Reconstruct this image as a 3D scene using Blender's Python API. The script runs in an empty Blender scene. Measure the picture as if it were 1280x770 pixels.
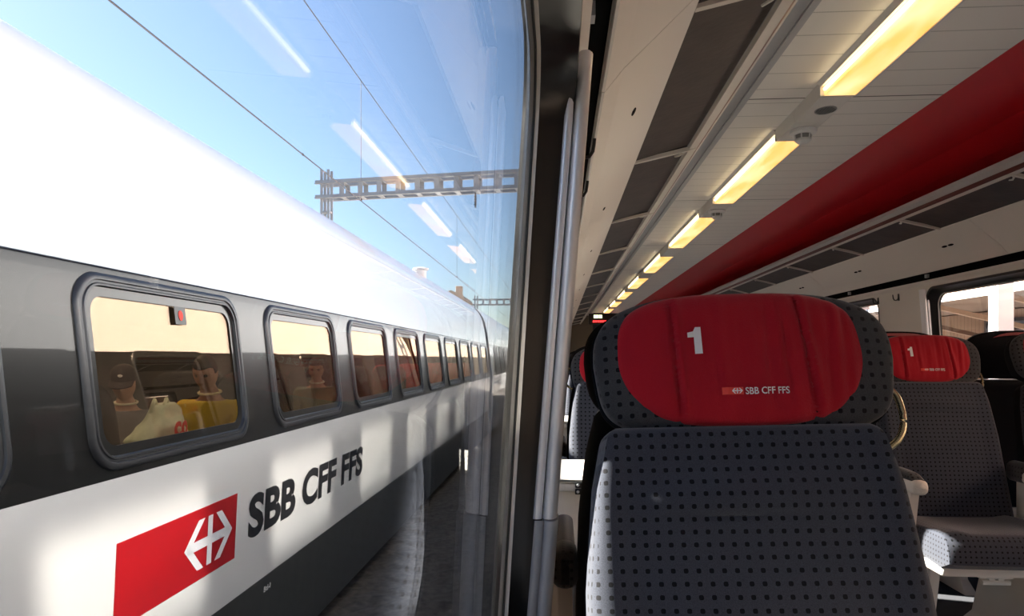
import bpy, math, random
from mathutils import Vector, Matrix, noise
random.seed(7)
sc = bpy.context.scene
COL = sc.collection
C = 1.16            # camera height above the coach floor
F = 853.0
PI = math.pi

# ------------------------------------------------------------------ helpers
class MB:
    def __init__(s): s.v = []; s.f = []; s.m = []
    def add(s, vs, fs, mi=0):
        b = len(s.v); s.v += [tuple(p) for p in vs]
        s.f += [tuple(b + i for i in f) for f in fs]; s.m += [mi] * len(fs)
    def box(s, x0, x1, y0, y1, z0, z1, mi=0, b=0.0):
        if b <= 0:
            vs = [(x, y, z) for z in (z0, z1) for y in (y0, y1) for x in (x0, x1)]
            fs = [(0,2,3,1),(4,5,7,6),(0,1,5,4),(2,6,7,3),(0,4,6,2),(1,3,7,5)]
            s.add(vs, fs, mi); return
        # chamfered box: rounded-rect in XZ, inset at y ends
        def ring(y, d):
            return rrect(x0+d, x1-d, z0+d, z1-d, b, 3, y)
        rs = [ring(y0, b*.6), ring(y0+b*.25, b*.2), ring(y0+b*.8, 0), ring(y1-b*.8, 0), ring(y1-b*.25, b*.2), ring(y1, b*.6)]
        s.loft(rs, mi, True, True)
    def loft(s, rings, mi=0, cap0=False, cap1=False, closed=True):
        n = len(rings[0]); vs = [p for r in rings for p in r]; fs = []
        for k in range(len(rings)-1):
            for i in range(n if closed else n-1):
                j = (i+1) % n
                fs.append((k*n+i, k*n+j, (k+1)*n+j, (k+1)*n+i))
        if cap0: fs.append(tuple(reversed(range(n))))
        if cap1: fs.append(tuple((len(rings)-1)*n+i for i in range(n)))
        s.add(vs, fs, mi)
    def tube(s, pts, r, n=8, mi=0, cap=True, closed=False):
        pts = [Vector(p) for p in pts]; rings = []
        m = len(pts); up = Vector((0.13, 0.21, 1)).normalized()
        for i, p in enumerate(pts):
            if closed: t = pts[(i+1) % m] - pts[i-1]
            else: t = pts[min(i+1, m-1)] - pts[max(i-1, 0)]
            t.normalize()
            a = t.cross(up)
            if a.length < .15: a = t.cross(Vector((1, .1, 0)))
            a.normalize(); b = t.cross(a)
            rr = r[i] if isinstance(r, (list, tuple)) else r
            rings.append([p + rr*(math.cos(2*PI*k/n)*a + math.sin(2*PI*k/n)*b) for k in range(n)])
        if closed: rings.append(rings[0]); cap = False
        s.loft(rings, mi, cap, cap)
    def bar(s, a, b, w, t, mi=0):
        a = Vector(a); b = Vector(b); d = (b-a).normalized()
        u = d.cross(Vector((0,0,1)))
        if u.length < .1: u = Vector((1,0,0))
        u.normalize(); w2 = u*w/2; q = d.cross(u); q.normalize(); t2 = q*t/2
        s.loft([[p-w2-t2, p+w2-t2, p+w2+t2, p-w2+t2] for p in (a, b)], mi, True, True)
    def extrude_y(s, prof, y0, y1, mi=0, closed=False, cap=False, ys=None):
        ys = ys or [y0, y1]
        s.loft([[(x, y, z) for x, z in prof] for y in ys], mi, cap, cap, closed)
    def sphere(s, c, r, nu=16, nv=10, mi=0):
        if not isinstance(r, tuple): r = (r, r, r)
        rings = []
        for j in range(nv+1):
            t = PI*j/nv
            t = min(max(t, .02), PI-.02)
            rings.append([(c[0]+r[0]*math.sin(t)*math.cos(2*PI*i/nu), c[1]+r[1]*math.sin(t)*math.sin(2*PI*i/nu), c[2]+r[2]*math.cos(t)) for i in range(nu)])
        s.loft(rings, mi, True, True)
    def build(s, name, mats, parent=None, smooth=False, sharp=40):
        me = bpy.data.meshes.new(name); me.from_pydata(s.v, [], s.f)
        if not isinstance(mats, (list, tuple)): mats = [mats]
        for m in mats: me.materials.append(m)
        if len(mats) > 1: me.polygons.foreach_set('material_index', s.m)
        import bmesh
        bm = bmesh.new(); bm.from_mesh(me); bmesh.ops.remove_doubles(bm, verts=bm.verts, dist=1e-5)
        bmesh.ops.recalc_face_normals(bm, faces=bm.faces); bm.to_mesh(me); bm.free()
        if smooth:
            me.shade_smooth()
            me.set_sharp_from_angle(angle=math.radians(sharp))
        o = bpy.data.objects.new(name, me); COL.objects.link(o)
        if parent: o.parent = parent
        return o

def rrect(x0, x1, z0, z1, r, k=5, y=0.0):
    pts = []
    for cx, cz, a0 in ((x1-r, z0+r, -90), (x1-r, z1-r, 0), (x0+r, z1-r, 90), (x0+r, z0+r, 180)):
        for i in range(k+1):
            a = math.radians(a0 + 90*i/k); pts.append((cx+r*math.cos(a), y, cz+r*math.sin(a)))
    return pts

def tag(o, label=None, cat=None, group=None, kind=None):
    if label: o['label'] = label
    if cat: o['category'] = cat
    if group: o['group'] = group
    if kind: o['kind'] = kind
    return o
def empty(name, loc=(0,0,0), rz=0.0):
    o = bpy.data.objects.new(name, None); COL.objects.link(o); o.location = loc; o.rotation_euler.z = rz
    o.empty_display_size = .1
    return o
def copy_tree(o, parent=None, skip=()):
    c = o.copy(); COL.objects.link(c)
    if parent: c.parent = parent
    for ch in list(o.children):
        if any(t in ch.name for t in skip): continue
        copy_tree(ch, c)
    return c
def interp(tab, v):
    if v <= tab[0][0]: return tab[0][1]
    for (a, b), (c, d) in zip(tab, tab[1:]):
        if v <= c: return b + (d-b)*(v-a)/(c-a)
    return tab[-1][1]

def holed(mb, y0, y1, z0, z1, holes, fx, mi=0, k=6):
    """wall sheet in (y,z) mapped by x=fx(z), with rounded rectangular holes; cells split midway between holes"""
    holes = sorted(holes)
    cuts = [y0] + [(a[1]+b[0])/2 for a, b in zip(holes, holes[1:])] + [y1]
    for i, (a, b, c, d, r) in enumerate(holes):
        ya, yb = cuts[i], cuts[i+1]
        loop = [(p[0], p[2]) for p in rrect(a, b, c, d, r, k)]
        cx, cz = (a+b)/2, (c+d)/2
        outer = []
        for (py, pz) in loop:
            dy, dz = py-cx, pz-cz
            ts = []
            if dy > 1e-9: ts.append(((yb-cx)/dy, 1))
            if dy < -1e-9: ts.append(((ya-cx)/dy, 3))
            if dz > 1e-9: ts.append(((z1-cz)/dz, 2))
            if dz < -1e-9: ts.append(((z0-cz)/dz, 0))
            t, side = min(ts); outer.append((cx+dy*t, cz+dz*t, side))
        n = len(loop)
        corner = {(0,1): (yb, z0), (1,2): (yb, z1), (2,3): (ya, z1), (3,0): (ya, z0)}
        P = lambda q: (fx(q[1]), q[0], q[1])
        for j in range(n):
            l = (j+1) % n
            vs = [P(loop[j]), P(outer[j])]
            if outer[j][2] != outer[l][2]:
                q = outer[j][2]
                while q != outer[l][2]:
                    vs.append(P(corner[(q, (q+1) % 4)])); q = (q+1) % 4
            vs += [P(outer[l]), P(loop[l])]
            mb.add(vs, [tuple(range(len(vs)))], mi)

def fontmesh(txt, w, h, ext=.002, bold=0.0, space=1.0):
    """text as raw mesh scaled to w x h, origin lower-left, in local XY, thickness +Z"""
    cu = bpy.data.curves.new('t', 'FONT'); cu.body = txt; cu.offset = bold; cu.space_character = space
    cu.resolution_u = 4
    o = bpy.data.objects.new('t', cu); COL.objects.link(o)
    bpy.context.view_layer.update()
    me = bpy.data.meshes.new_from_object(o.evaluated_get(bpy.context.evaluated_depsgraph_get()))
    xs = [v.co.x for v in me.vertices]; ys = [v.co.y for v in me.vertices]
    sx = w/(max(xs)-min(xs)); sy = h/(max(ys)-min(ys))
    vs = [((v.co.x-min(xs))*sx, (v.co.y-min(ys))*sy, ext) for v in me.vertices]
    fs = [tuple(p.vertices) for p in me.polygons]
    bpy.data.objects.remove(o); bpy.data.meshes.remove(me)
    return vs, fs

def emblem(w, h):
    """double arrow crossed by a bar: polygons in XY centred on 0"""
    b = h*.19; polys = []
    polys.append([(-b/2, -h/2), (b/2, -h/2), (b/2, h/2), (-b/2, h/2)])
    polys.append([(-w/2+b*.5, -b*.5), (-b/2, -b*.5), (-b/2, b*.5), (-w/2+b*.5, b*.5)])
    polys.append([(b/2, -b*.5), (w/2-b*.5, -b*.5), (w/2-b*.5, b*.5), (b/2, b*.5)])
    t = b*1.25; q = w*.26
    for sx in (-1, 1):
        for sz in (-1, 1):
            polys.append([(sx*w/2, 0), (sx*(w/2-q), sz*h/2), (sx*(w/2-q-t), sz*h/2), (sx*(w/2-t), 0)])
    vs, fs = [], []
    for p in polys:
        b0 = len(vs); vs += [(x, y, 0) for x, y in p]; fs.append(tuple(range(b0, b0+4)))
    return vs, fs

# ------------------------------------------------------------------ materials
def nt(name):
    m = bpy.data.materials.new(name); m.use_nodes = True
    t = m.node_tree; b = t.nodes['Principled BSDF']
    return m, t, b
def mat(name, col, rough=.5, metal=0, coat=0, bump=0, bscale=60, var=0, vscale=8, spec=.5, coat_ior=1.5, sheen=0):
    m, t, b = nt(name)
    b.inputs['Base Color'].default_value = (*col, 1); b.inputs['Roughness'].default_value = rough
    b.inputs['Metallic'].default_value = metal; b.inputs['Coat Weight'].default_value = coat
    b.inputs['Coat IOR'].default_value = coat_ior; b.inputs['Coat Roughness'].default_value = .03
    b.inputs['Specular IOR Level'].default_value = spec
    if sheen: b.inputs['Sheen Weight'].default_value = sheen
    tc = t.nodes.new('ShaderNodeTexCoord')
    if bump:
        n = t.nodes.new('ShaderNodeTexNoise'); n.inputs['Scale'].default_value = bscale; n.inputs['Detail'].default_value = 4
        bp = t.nodes.new('ShaderNodeBump'); bp.inputs['Strength'].default_value = bump; bp.inputs['Distance'].default_value = .002
        t.links.new(tc.outputs['Object'], n.inputs['Vector']); t.links.new(n.outputs['Fac'], bp.inputs['Height'])
        t.links.new(bp.outputs['Normal'], b.inputs['Normal'])
    if var:
        n = t.nodes.new('ShaderNodeTexNoise'); n.inputs['Scale'].default_value = vscale; n.inputs['Detail'].default_value = 5
        r = t.nodes.new('ShaderNodeValToRGB')
        r.color_ramp.elements[0].position = .3; r.color_ramp.elements[1].position = .7
        r.color_ramp.elements[0].color = (*[c*(1-var) for c in col], 1); r.color_ramp.elements[1].color = (*[min(1, c*(1+var)) for c in col], 1)
        t.links.new(tc.outputs['Object'], n.inputs['Vector']); t.links.new(n.outputs['Fac'], r.inputs['Fac']); t.links.new(r.outputs['Color'], b.inputs['Base Color'])
    return m
def M(t, op, a, b=None, c=None):
    n = t.nodes.new('ShaderNodeMath'); n.operation = op
    for i, v in enumerate((a, b, c)):
        if v is None: continue
        if hasattr(v, 'links'): t.links.new(v, n.inputs[i])
        else: n.inputs[i].default_value = v
    return n.outputs[0]
def glass(name, tint, rmul, rcol, base=.04, rough=0.0, glosscol=(1,1,1)):
    m = bpy.data.materials.new(name); m.use_nodes = True; t = m.node_tree; t.nodes.clear()
    out = t.nodes.new('ShaderNodeOutputMaterial'); mx = t.nodes.new('ShaderNodeMixShader')
    tr = t.nodes.new('ShaderNodeBsdfTransparent'); gl = t.nodes.new('ShaderNodeBsdfGlossy')
    tr.inputs[0].default_value = (*tint, 1); gl.inputs['Color'].default_value = (*rcol, 1); gl.inputs['Roughness'].default_value = rough
    g = t.nodes.new('ShaderNodeNewGeometry'); d = t.nodes.new('ShaderNodeVectorMath'); d.operation = 'DOT_PRODUCT'
    t.links.new(g.outputs['Normal'], d.inputs[0]); t.links.new(g.outputs['Incoming'], d.inputs[1])
    c = M(t, 'ABSOLUTE', d.outputs['Value']); p = M(t, 'POWER', M(t, 'SUBTRACT', 1.0, c), 6.0)
    f = M(t, 'MULTIPLY', M(t, 'ADD', M(t, 'MULTIPLY', p, 1-base), base), rmul)
    t.links.new(f, mx.inputs[0]); t.links.new(tr.outputs[0], mx.inputs[1]); t.links.new(gl.outputs[0], mx.inputs[2])
    t.links.new(mx.outputs[0], out.inputs[0])
    return m
def emit(name, col, st):
    m, t, b = nt(name)
    b.inputs['Base Color'].default_value = (*col, 1)
    b.inputs['Emission Color'].default_value = (*col, 1); b.inputs['Emission Strength'].default_value = st
    return m
def fabric(name, col, dot, pitch=.018, size=.19, rough=.95):
    m, t, b = nt(name)
    tc = t.nodes.new('ShaderNodeTexCoord'); sp = t.nodes.new('ShaderNodeSeparateXYZ'); t.links.new(tc.outputs['Object'], sp.inputs[0])
    nn = t.nodes.new('ShaderNodeSeparateXYZ'); t.links.new(tc.outputs['Normal'], nn.inputs[0])
    fr = [M(t, 'SUBTRACT', M(t, 'FRACT', M(t, 'ADD', M(t, 'DIVIDE', sp.outputs[i], pitch), 50.25)), .5) for i in range(3)]
    def dist(a, b_):  # squarish dots
        return M(t, 'ADD', M(t, 'POWER', M(t, 'ABSOLUTE', a), 3.0), M(t, 'POWER', M(t, 'ABSOLUTE', b_), 3.0))
    dxz, dxy, dyz = dist(fr[0], fr[2]), dist(fr[0], fr[1]), dist(fr[1], fr[2])
    isz = M(t, 'GREATER_THAN', M(t, 'ABSOLUTE', nn.outputs[2]), .72); isx = M(t, 'GREATER_THAN', M(t, 'ABSOLUTE', nn.outputs[0]), .72)
    def lerp(f, a, b_): return M(t, 'ADD', M(t, 'MULTIPLY', a, M(t, 'SUBTRACT', 1.0, f)), M(t, 'MULTIPLY', b_, f))
    d = lerp(isx, lerp(isz, dxz, dxy), dyz)
    msk = M(t, 'LESS_THAN', d, size**3)
    n = t.nodes.new('ShaderNodeTexNoise'); n.inputs['Scale'].default_value = 900; n.inputs['Detail'].default_value = 2
    t.links.new(tc.outputs['Object'], n.inputs['Vector'])
    r = t.nodes.new('ShaderNodeValToRGB'); r.color_ramp.elements[0].position = .3; r.color_ramp.elements[1].position = .7
    r.color_ramp.elements[0].color = (*[c*.7 for c in col], 1); r.color_ramp.elements[1].color = (*[c*1.3 for c in col], 1)
    t.links.new(n.outputs['Fac'], r.inputs['Fac'])
    mx = t.nodes.new('ShaderNodeMix'); mx.data_type = 'RGBA'; t.links.new(msk, mx.inputs[0]); t.links.new(r.outputs['Color'], mx.inputs[6]); mx.inputs[7].default_value = (*dot, 1)
    t.links.new(mx.outputs[2], b.inputs['Base Color']); b.inputs['Roughness'].default_value = rough
    b.inputs['Sheen Weight'].default_value = .25; b.inputs['Specular IOR Level'].default_value = .15
    bp = t.nodes.new('ShaderNodeBump'); bp.inputs['Strength'].default_value = .25; bp.inputs['Distance'].default_value = .0008
    t.links.new(M(t, 'SUBTRACT', n.outputs['Fac'], msk), bp.inputs['Height']); t.links.new(bp.outputs['Normal'], b.inputs['Normal'])
    return m
def ceiling_mat():
    """pale ceiling panels: rows of perforations across, a dark joint every 1.87 m"""
    m, t, b = nt('perforated_panel')
    tc = t.nodes.new('ShaderNodeTexCoord'); sp = t.nodes.new('ShaderNodeSeparateXYZ'); t.links.new(tc.outputs['Object'], sp.inputs[0])
    y = sp.outputs[1]; x = sp.outputs[0]
    fy = M(t, 'ABSOLUTE', M(t, 'SUBTRACT', M(t, 'FRACT', M(t, 'DIVIDE', M(t, 'ADD', y, 20.0), .156)), .5))
    row = M(t, 'LESS_THAN', fy, .022)
    fx = M(t, 'ABSOLUTE', M(t, 'SUBTRACT', M(t, 'FRACT', M(t, 'DIVIDE', x, .0085)), .5))
    row = M(t, 'MULTIPLY', row, M(t, 'LESS_THAN', fx, .33))
    jy = M(t, 'ABSOLUTE', M(t, 'SUBTRACT', M(t, 'FRACT', M(t, 'DIVIDE', M(t, 'ADD', y, 20*1.87-2.96+.935), 1.87)), .5))
    joint = M(t, 'LESS_THAN', jy, .0022)
    msk = M(t, 'MAXIMUM', M(t, 'MULTIPLY', row, .5), joint)
    mx = t.nodes.new('ShaderNodeMix'); mx.data_type = 'RGBA'; t.links.new(msk, mx.inputs[0])
    mx.inputs[6].default_value = (.80, .77, .73, 1); mx.inputs[7].default_value = (.05, .045, .04, 1)
    t.links.new(mx.outputs[2], b.inputs['Base Color']); b.inputs['Roughness'].default_value = .55
    return m

m_white_paint = mat('white_paint', (.76, .75, .73), .22, coat=1)
m_upper_paint = mat('upper_white_paint', (.72, .72, .73), .3, coat=.6)
m_band_paint = mat('band_paint', (.010, .0097, .009), .3, coat=.42, coat_ior=1.6, spec=.15)
m_skirt = mat('skirt_paint', (.045, .047, .045), .45, var=.15)
m_roof_grey = mat('roof_grey', (.5, .5, .52), .5)
m_rubber = mat('rubber', (.018, .017, .016), .45)
m_gasket = mat('window_rubber', (.012, .012, .011), .3)
m_dark_alu = mat('dark_aluminium', (.055, .055, .058), .35, metal=.6)
m_alu = mat('aluminium', (.86, .87, .90), .3, metal=.35)
m_cream = mat('cream_plastic', (.66, .62, .56), .45, bump=.06, bscale=300)
m_cream2 = mat('cream_panel', (.74, .71, .66), .5, bump=.04, bscale=300)
m_ivory = mat('ivory_laminate', (.74, .71, .65), .35)
m_grey_side = mat('grey_plastic', (.42, .43, .45), .5)
m_grey_rail = mat('grey_rail', (.45, .45, .46), .45)
m_maroon = mat('maroon_strip', (.10, .014, .012), .4)
m_smoked = mat('smoked_rack_pane', (.035, .024, .02), .5, bump=.5, bscale=40, var=.4, vscale=9)
m_slot = mat('black_slot', (.003, .003, .003), .9, spec=.1)
m_red_panel = mat('red_ceiling_panel', (.58, .008, .016), .45, bump=.05, bscale=200)
m_red_cloth = mat('red_cloth', (.38, .007, .017), .9, bump=.4, bscale=420, sheen=.2, spec=.15)
m_fabric = fabric('slate_dotted_fabric', (.040, .045, .060), (.003, .003, .005))
m_fabric_head = fabric('grey_dotted_fabric', (.044, .045, .048), (.005, .004, .005), pitch=.0185)
m_shell = mat('seat_shell', (.010, .011, .013), .85, spec=.1)
m_print = mat('white_print', (.82, .80, .78), .7)
m_print_red = mat('red_print', (.75, .06, .04), .7)
m_black_letter = mat('black_lettering', (.02, .02, .022), .35, coat=.5)
m_logo_red = mat('logo_red', (.44, .010, .015), .3, coat=.8)
m_logo_white = mat('logo_white', (.8, .8, .82), .3, coat=.8)
m_carpet = mat('carpet', (.045, .047, .055), .95, bump=.8, bscale=500, var=.4, vscale=300)
m_brass = mat('brass_handle', (.75, .66, .42), .25, metal=.9)
m_black = mat('black_plastic', (.012, .012, .012), .35)
m_steel = mat('galvanised_steel', (.30, .31, .33), .5, metal=.5)
m_wire = mat('wire', (.03, .03, .035), .5)
m_lamp_house = mat('lamp_housing', (.62, .60, .57), .4)
m_speaker = mat('speaker_grille', (.25, .25, .25), .6)
m_ceil = ceiling_mat()
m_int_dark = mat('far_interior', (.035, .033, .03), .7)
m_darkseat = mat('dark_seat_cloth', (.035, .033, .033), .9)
m_redseat = mat('red_seat_cloth', (.50, .03, .03), .9)
m_glass = glass('window_glass', (.90, .91, .92), .6, (1, 1, 1), base=.010)
m_glass_far = glass('coated_window_glass', (.78, .74, .68), 1.0, (1.0, .76, .57), base=.11)
m_glass_right = glass('window_glass_right', (.97, .97, .97), .8, (1, 1, 1))
m_smoke_white = mat('detector_white', (.7, .7, .7), .4)

def lamp_mat():
    m, t, b = nt('lamp_diffuser')
    tc = t.nodes.new('ShaderNodeTexCoord'); n = t.nodes.new('ShaderNodeTexNoise'); n.inputs['Scale'].default_value = 5; n.inputs['Detail'].default_value = 2
    mp = t.nodes.new('ShaderNodeMapping'); mp.inputs['Scale'].default_value = (2.2, .6, 1)
    t.links.new(tc.outputs['Object'], mp.inputs[0]); t.links.new(mp.outputs[0], n.inputs['Vector'])
    r = t.nodes.new('ShaderNodeValToRGB'); r.color_ramp.elements[0].position = .35; r.color_ramp.elements[1].position = .68
    r.color_ramp.elements[0].color = (1, .42, .08, 1); r.color_ramp.elements[1].color = (1, .68, .33, 1)
    t.links.new(n.outputs['Fac'], r.inputs['Fac']); t.links.new(r.outputs['Color'], b.inputs['Emission Color'])
    b.inputs['Base Color'].default_value = (.6, .5, .35, 1); b.inputs['Roughness'].default_value = .25
    b.inputs['Emission Strength'].default_value = LAMP
    return m
LAMP = .235
m_lamp = lamp_mat()
m_tube = emit('lamp_tube', (1, .84, .50), LAMP*4)

# ------------------------------------------------------------------ camera, sun, sky
cam = bpy.data.cameras.new('camera'); co = bpy.data.objects.new('camera', cam); COL.objects.link(co)
cam.sensor_width = 36; cam.lens = 36*F/1280; cam.clip_start = .01; cam.clip_end = 800
co.location = (0, 0, C); co.rotation_euler = (PI/2, 0, math.atan(58/F))
cam.shift_y = (448-385)/1280
cam.dof.use_dof = False
sc.camera = co
L = Vector((1, -.26, -.76)).normalized()
sun = bpy.data.lights.new('sun', 'SUN'); so = bpy.data.objects.new('sun', sun); COL.objects.link(so)
sun.energy = 7.5; sun.angle = math.radians(.6); sun.color = (1, .93, .82)
so.rotation_euler = L.to_track_quat('-Z', 'Y').to_euler(); so.location = (-6, -2, 9)
w = bpy.data.worlds.new('world'); sc.world = w; w.use_nodes = True; t = w.node_tree
sky = t.nodes.new('ShaderNodeTexSky'); sky.sky_type = 'NISHITA'; sky.sun_disc = False
sky.sun_elevation = math.asin(-L.z); sky.sun_rotation = math.atan2(-L.x, -L.y)
sky.air_density = 1.0; sky.dust_density = .6; sky.ozone_density = 2.2
bg = t.nodes['Background']; bg.inputs['Strength'].default_value = .043
t.links.new(sky.outputs[0], bg.inputs[0])
vs_ = sc.view_settings; vs_.view_transform = 'Standard'; vs_.look = 'None'; vs_.gamma = 1; vs_.use_curve_mapping = False
vs_.exposure = 2.68
cy = sc.cycles; cy.max_bounces = 10; cy.diffuse_bounces = 6; cy.glossy_bounces = 6; cy.transparent_max_bounces = 24
cy.use_denoising = True; cy.sample_clamp_indirect = 8

# ------------------------------------------------------------------ our coach: shell
MID = 1.34
Y0, Y1 = -3.0, 17.6
WP = 2.0; WY1 = 1.12; WW = 1.25         # window pitch, far edge of the nearest, width
WZ0, WZ1 = C-.53, C+.50
wins = [(WY1-WW+k*WP, WY1+k*WP) for k in range(-1, 9)]
holes = [(a, b, WZ0, WZ1, .10) for a, b in wins]
fin = lambda z: -.008 + .078*(z-C)      # inner wall face, left side
fgl = lambda z: -.0665 + .062*(z-C)      # glass
fou = lambda z: -.0785 + .062*(z-C)      # outer skin
mir = lambda f: (lambda z: 2*MID - f(z))

def make_side(sgn, wname):
    g = (lambda f: f) if sgn < 0 else mir
    X = (lambda x: x) if sgn < 0 else (lambda x: 2*MID-x)
    mb = MB(); holed(mb, Y0, Y1, C-.58, C+.525, holes, g(fin))
    zb = C-.58
    prof = [(X(fin(zb)), zb), (X(fin(zb)-.002), .30), (X(-.05), 0)]
    mb.extrude_y(prof, Y0, Y1)
    wall = mb.build(wname, m_cream2); tag(wall, kind='structure')
    # outer skin
    ob = MB()
    holed(ob, Y0, Y1, C-.58, C+.5, holes, g(fou), 1)
    up = [(.5, 1.3875), (.8, 1.335), (1.0, 1.28), (1.17, 1.2), (1.28, 1.12), (1.38, 1.0), (1.47, .88), (1.55, .72), (1.62, .5), (1.68, 0)]
    ob.extrude_y([(MID+sgn*hw, C+h) for h, hw in up], Y0, Y1, 0)
    ob.extrude_y([(MID+sgn*hw, C+h) for h, hw in [(-1.4, 1.42), (-.58, 1.4545)]], Y0, Y1, 0)
    ob.extrude_y([(MID+sgn*hw, C+h) for h, hw in [(-2.05, 1.36), (-1.4, 1.41)]], Y0, Y1, 2)
    ob.build('outer_skin', [m_upper_paint, m_band_paint, m_skirt], wall)
    # windows
    n = 0
    for i, (a, b) in enumerate(wins):
        fr = MB(); k = 6
        def ring(ins, f, dx=0, r=.10):
            return [(X(f(p[2])+dx), p[0], p[2]) for p in rrect(a+ins, b-ins, WZ0+ins, WZ1-ins, r, k)]
        # deep black reveal from inner wall to glass, with a raised lip
        fr.loft([ring(-.012, fin, .001, .105), ring(-.010, fin, .003, .105), ring(.004, fin, .002), ring(.006, fin, -.010), ring(.010, fin, -.026), ring(.024, fgl, .008), ring(.045, fgl, .005, .09), ring(.045, fgl, -.004, .09), ring(.0, fou, -.001, .10), ring(-.004, fou, -.006, .10), ring(-.012, fou, -.001, .11)])
        o = fr.build('window_%d' % (i+1 if sgn < 0 else i+1+len(wins)), m_gasket, None, True, 30)
        tag(o, kind='structure')
        li = MB()
        li.loft([ring(.038, fgl, .0062, .09), ring(.038, fgl, .012, .09), ring(.041, fgl, .012, .088), ring(.041, fgl, .0062, .088)])
        li.build('window_trim', m_cream, o, True, 30)
        pn = MB()
        o1 = [(X(fgl(p[2])+.004), p[0], p[2]) for p in rrect(a+.02, b-.02, WZ0+.02, WZ1-.02, .09, k)]
        o2 = [(X(fgl(p[2])-.002), p[0], p[2]) for p in rrect(a+.02, b-.02, WZ0+.02, WZ1-.02, .09, k)]
        pn.loft([o1, o2], 0, True, True)
        pn.build('pane', m_glass if sgn < 0 else m_glass_right, o)
    return wall
wl = make_side(-1, 'wall_left'); wr = make_side(1, 'wall_right')
tag(wl, 'cream side wall under and between the near windows', 'wall'); tag(wr, 'cream side wall with windows beyond the aisle', 'wall')

# floor, ceiling liner
mb = MB(); mb.box(-.05, 2*MID+.05, Y0, Y1, -.12, 0)
tag(mb.build('floor', m_carpet), 'dark grey carpeted coach floor', 'floor', kind='structure')
mb = MB()
zc = C+1.10
mb.extrude_y([(.80, zc), (1.60, zc)], Y0, Y1, 0)
mb.extrude_y([(.06, C+.63), (.10, C+.85), (.22, C+1.0), (.36, C+1.07), (.52, zc), (.80, zc)], Y0, Y1, 1)
mb.extrude_y([(1.60, zc), (2.05, zc-.004), (2.24, C+1.06), (2.40, C+1.0), (2.56, C+.85), (2.62, C+.63)], Y0, Y1, 2)
mb.extrude_y([(.775, zc-.001), (.775, zc-.010), (.80, zc-.010), (.80, zc-.001)], Y0, Y1, 1)
tag(mb.build('ceiling', [m_ceil, m_grey_rail, m_red_panel]), 'coach ceiling of pale perforated panels with a wide red panel', 'ceiling', kind='structure')
# rear and end walls
mb = MB(); mb.box(-.06, 2*MID+.06, Y0-.05, Y0, -.1, C+1.3)
tag(mb.build('wall_back', m_cream2), kind='structure')
mb = MB()
mb.box(-.06, .88, Y1, Y1+.05, -.1, C+1.3); mb.box(1.80, 2*MID+.06, Y1, Y1+.05, -.1, C+1.3); mb.box(.88, 1.80, Y1, Y1+.05, C+.88, C+1.3)
m_endwall = mat('end_wall', (.16, .13, .09), .5)
tag(mb.build('wall_front', m_endwall), kind='structure')
mb = MB(); mb.loft([rrect(.88, 1.80, 0, C+.88, .04, 3, Y1-.01), rrect(.88, 1.80, 0, C+.88, .04, 3, Y1+.03)], 0, True, True)
d = tag(mb.build('door_1', m_dark_alu), kind='structure')
mb = MB(); mb.box(1.0, 1.68, Y1-.016, Y1-.011, .9, 1.9); mb.build('pane', m_smoked, d)

# trims: dark slot above the windows, both sides
for sgn, nm in ((-1, 'trim_1'), (1, 'trim_2')):
    X = (lambda x: x) if sgn < 0 else (lambda x: 2*MID-x)
    mb = MB()
    mb.extrude_y([(X(fin(C+.525)), C+.525), (X(.052), C+.545), (X(.052), C+.56)], Y0, Y1, 0)
    mb.extrude_y([(X(.052), C+.56), (X(.040), C+.58), (X(.04), C+.63), (X(.10), C+.63), (X(.094), C+.60)], Y0, Y1, 1)
    o = tag(mb.build(nm, [m_cream2, m_slot]), kind='structure')
    cl = MB()
    for k in range(12):
        y = 1.15+k*1.3
        cl.box(min(X(.045), X(.062)), max(X(.045), X(.062)), y, y+.03, C+.575, C+.60)
    cl.build('clip', m_grey_side, o)

# baseboards
for sgn, nm in ((-1, 'baseboard_left'), (1, 'baseboard_right')):
    X = (lambda x: x) if sgn < 0 else (lambda x: 2*MID-x)
    mb = MB(); mb.extrude_y([(X(-.06), 0), (X(.03), 0), (X(.03), .14), (X(-.045), .18)], Y0, Y1, closed=True, cap=True)
    tag(mb.build(nm, m_grey_side), kind='structure')

# silver blind guide columns on the window edges
def column(sgn, yc):
    X = (lambda x: x) if sgn < 0 else (lambda x: 2*MID-x)
    root = empty('blind_guide', (X(fin(C)), yc, C-.58))
    inv = Matrix.Translation(-root.location)
    def prof(z, dz=0, w=.050, d=.020):
        x = fin(z)
        pts = []
        for v, u in ((-.016, .03), (-.016, .0), (-.013, -.007), (-.007, -.010), (.000, -.007), (.0025, .0), (.006, -.007), (.012, -.010), (.019, -.008), (.024, .0), (.026, .008), (.026, .05), (.0, .05)):
            pts.append(inv @ Vector((X(x+v+(d-.02)), yc+u, z)))
        return pts
    mb = MB(); mb.loft([prof(C-.262), prof(C+.50)], 0, True, True)
    mb.build('upper_profile', m_alu, root, True, 50)
    mb = MB(); mb.loft([prof(C-.58, d=.023), prof(C-.265, d=.023)], 0, True, True); mb.build('lower_cover', m_grey_side, root, True, 50)
    return root
for k in range(0, 4):
    o = column(-1, WY1+.000+k*WP)
    tag(o, ['silver ribbed blind guide at the far edge of the near window, with grey foot', 'silver ribbed blind guide beyond the second window, half hidden', 'silver ribbed blind guide far down the left wall', 'silver ribbed blind guide farthest down the left wall'][k], 'blind guide', 'blind guides on the near wall')
for k in (1, 2):
    o = column(1, WY1+.000+k*WP)
    tag(o, ['silver blind guide on the far edge of the right window frame', 'silver blind guide at the second right window, behind the seats'][k-1], 'blind guide', 'blind guides across the aisle')

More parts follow.
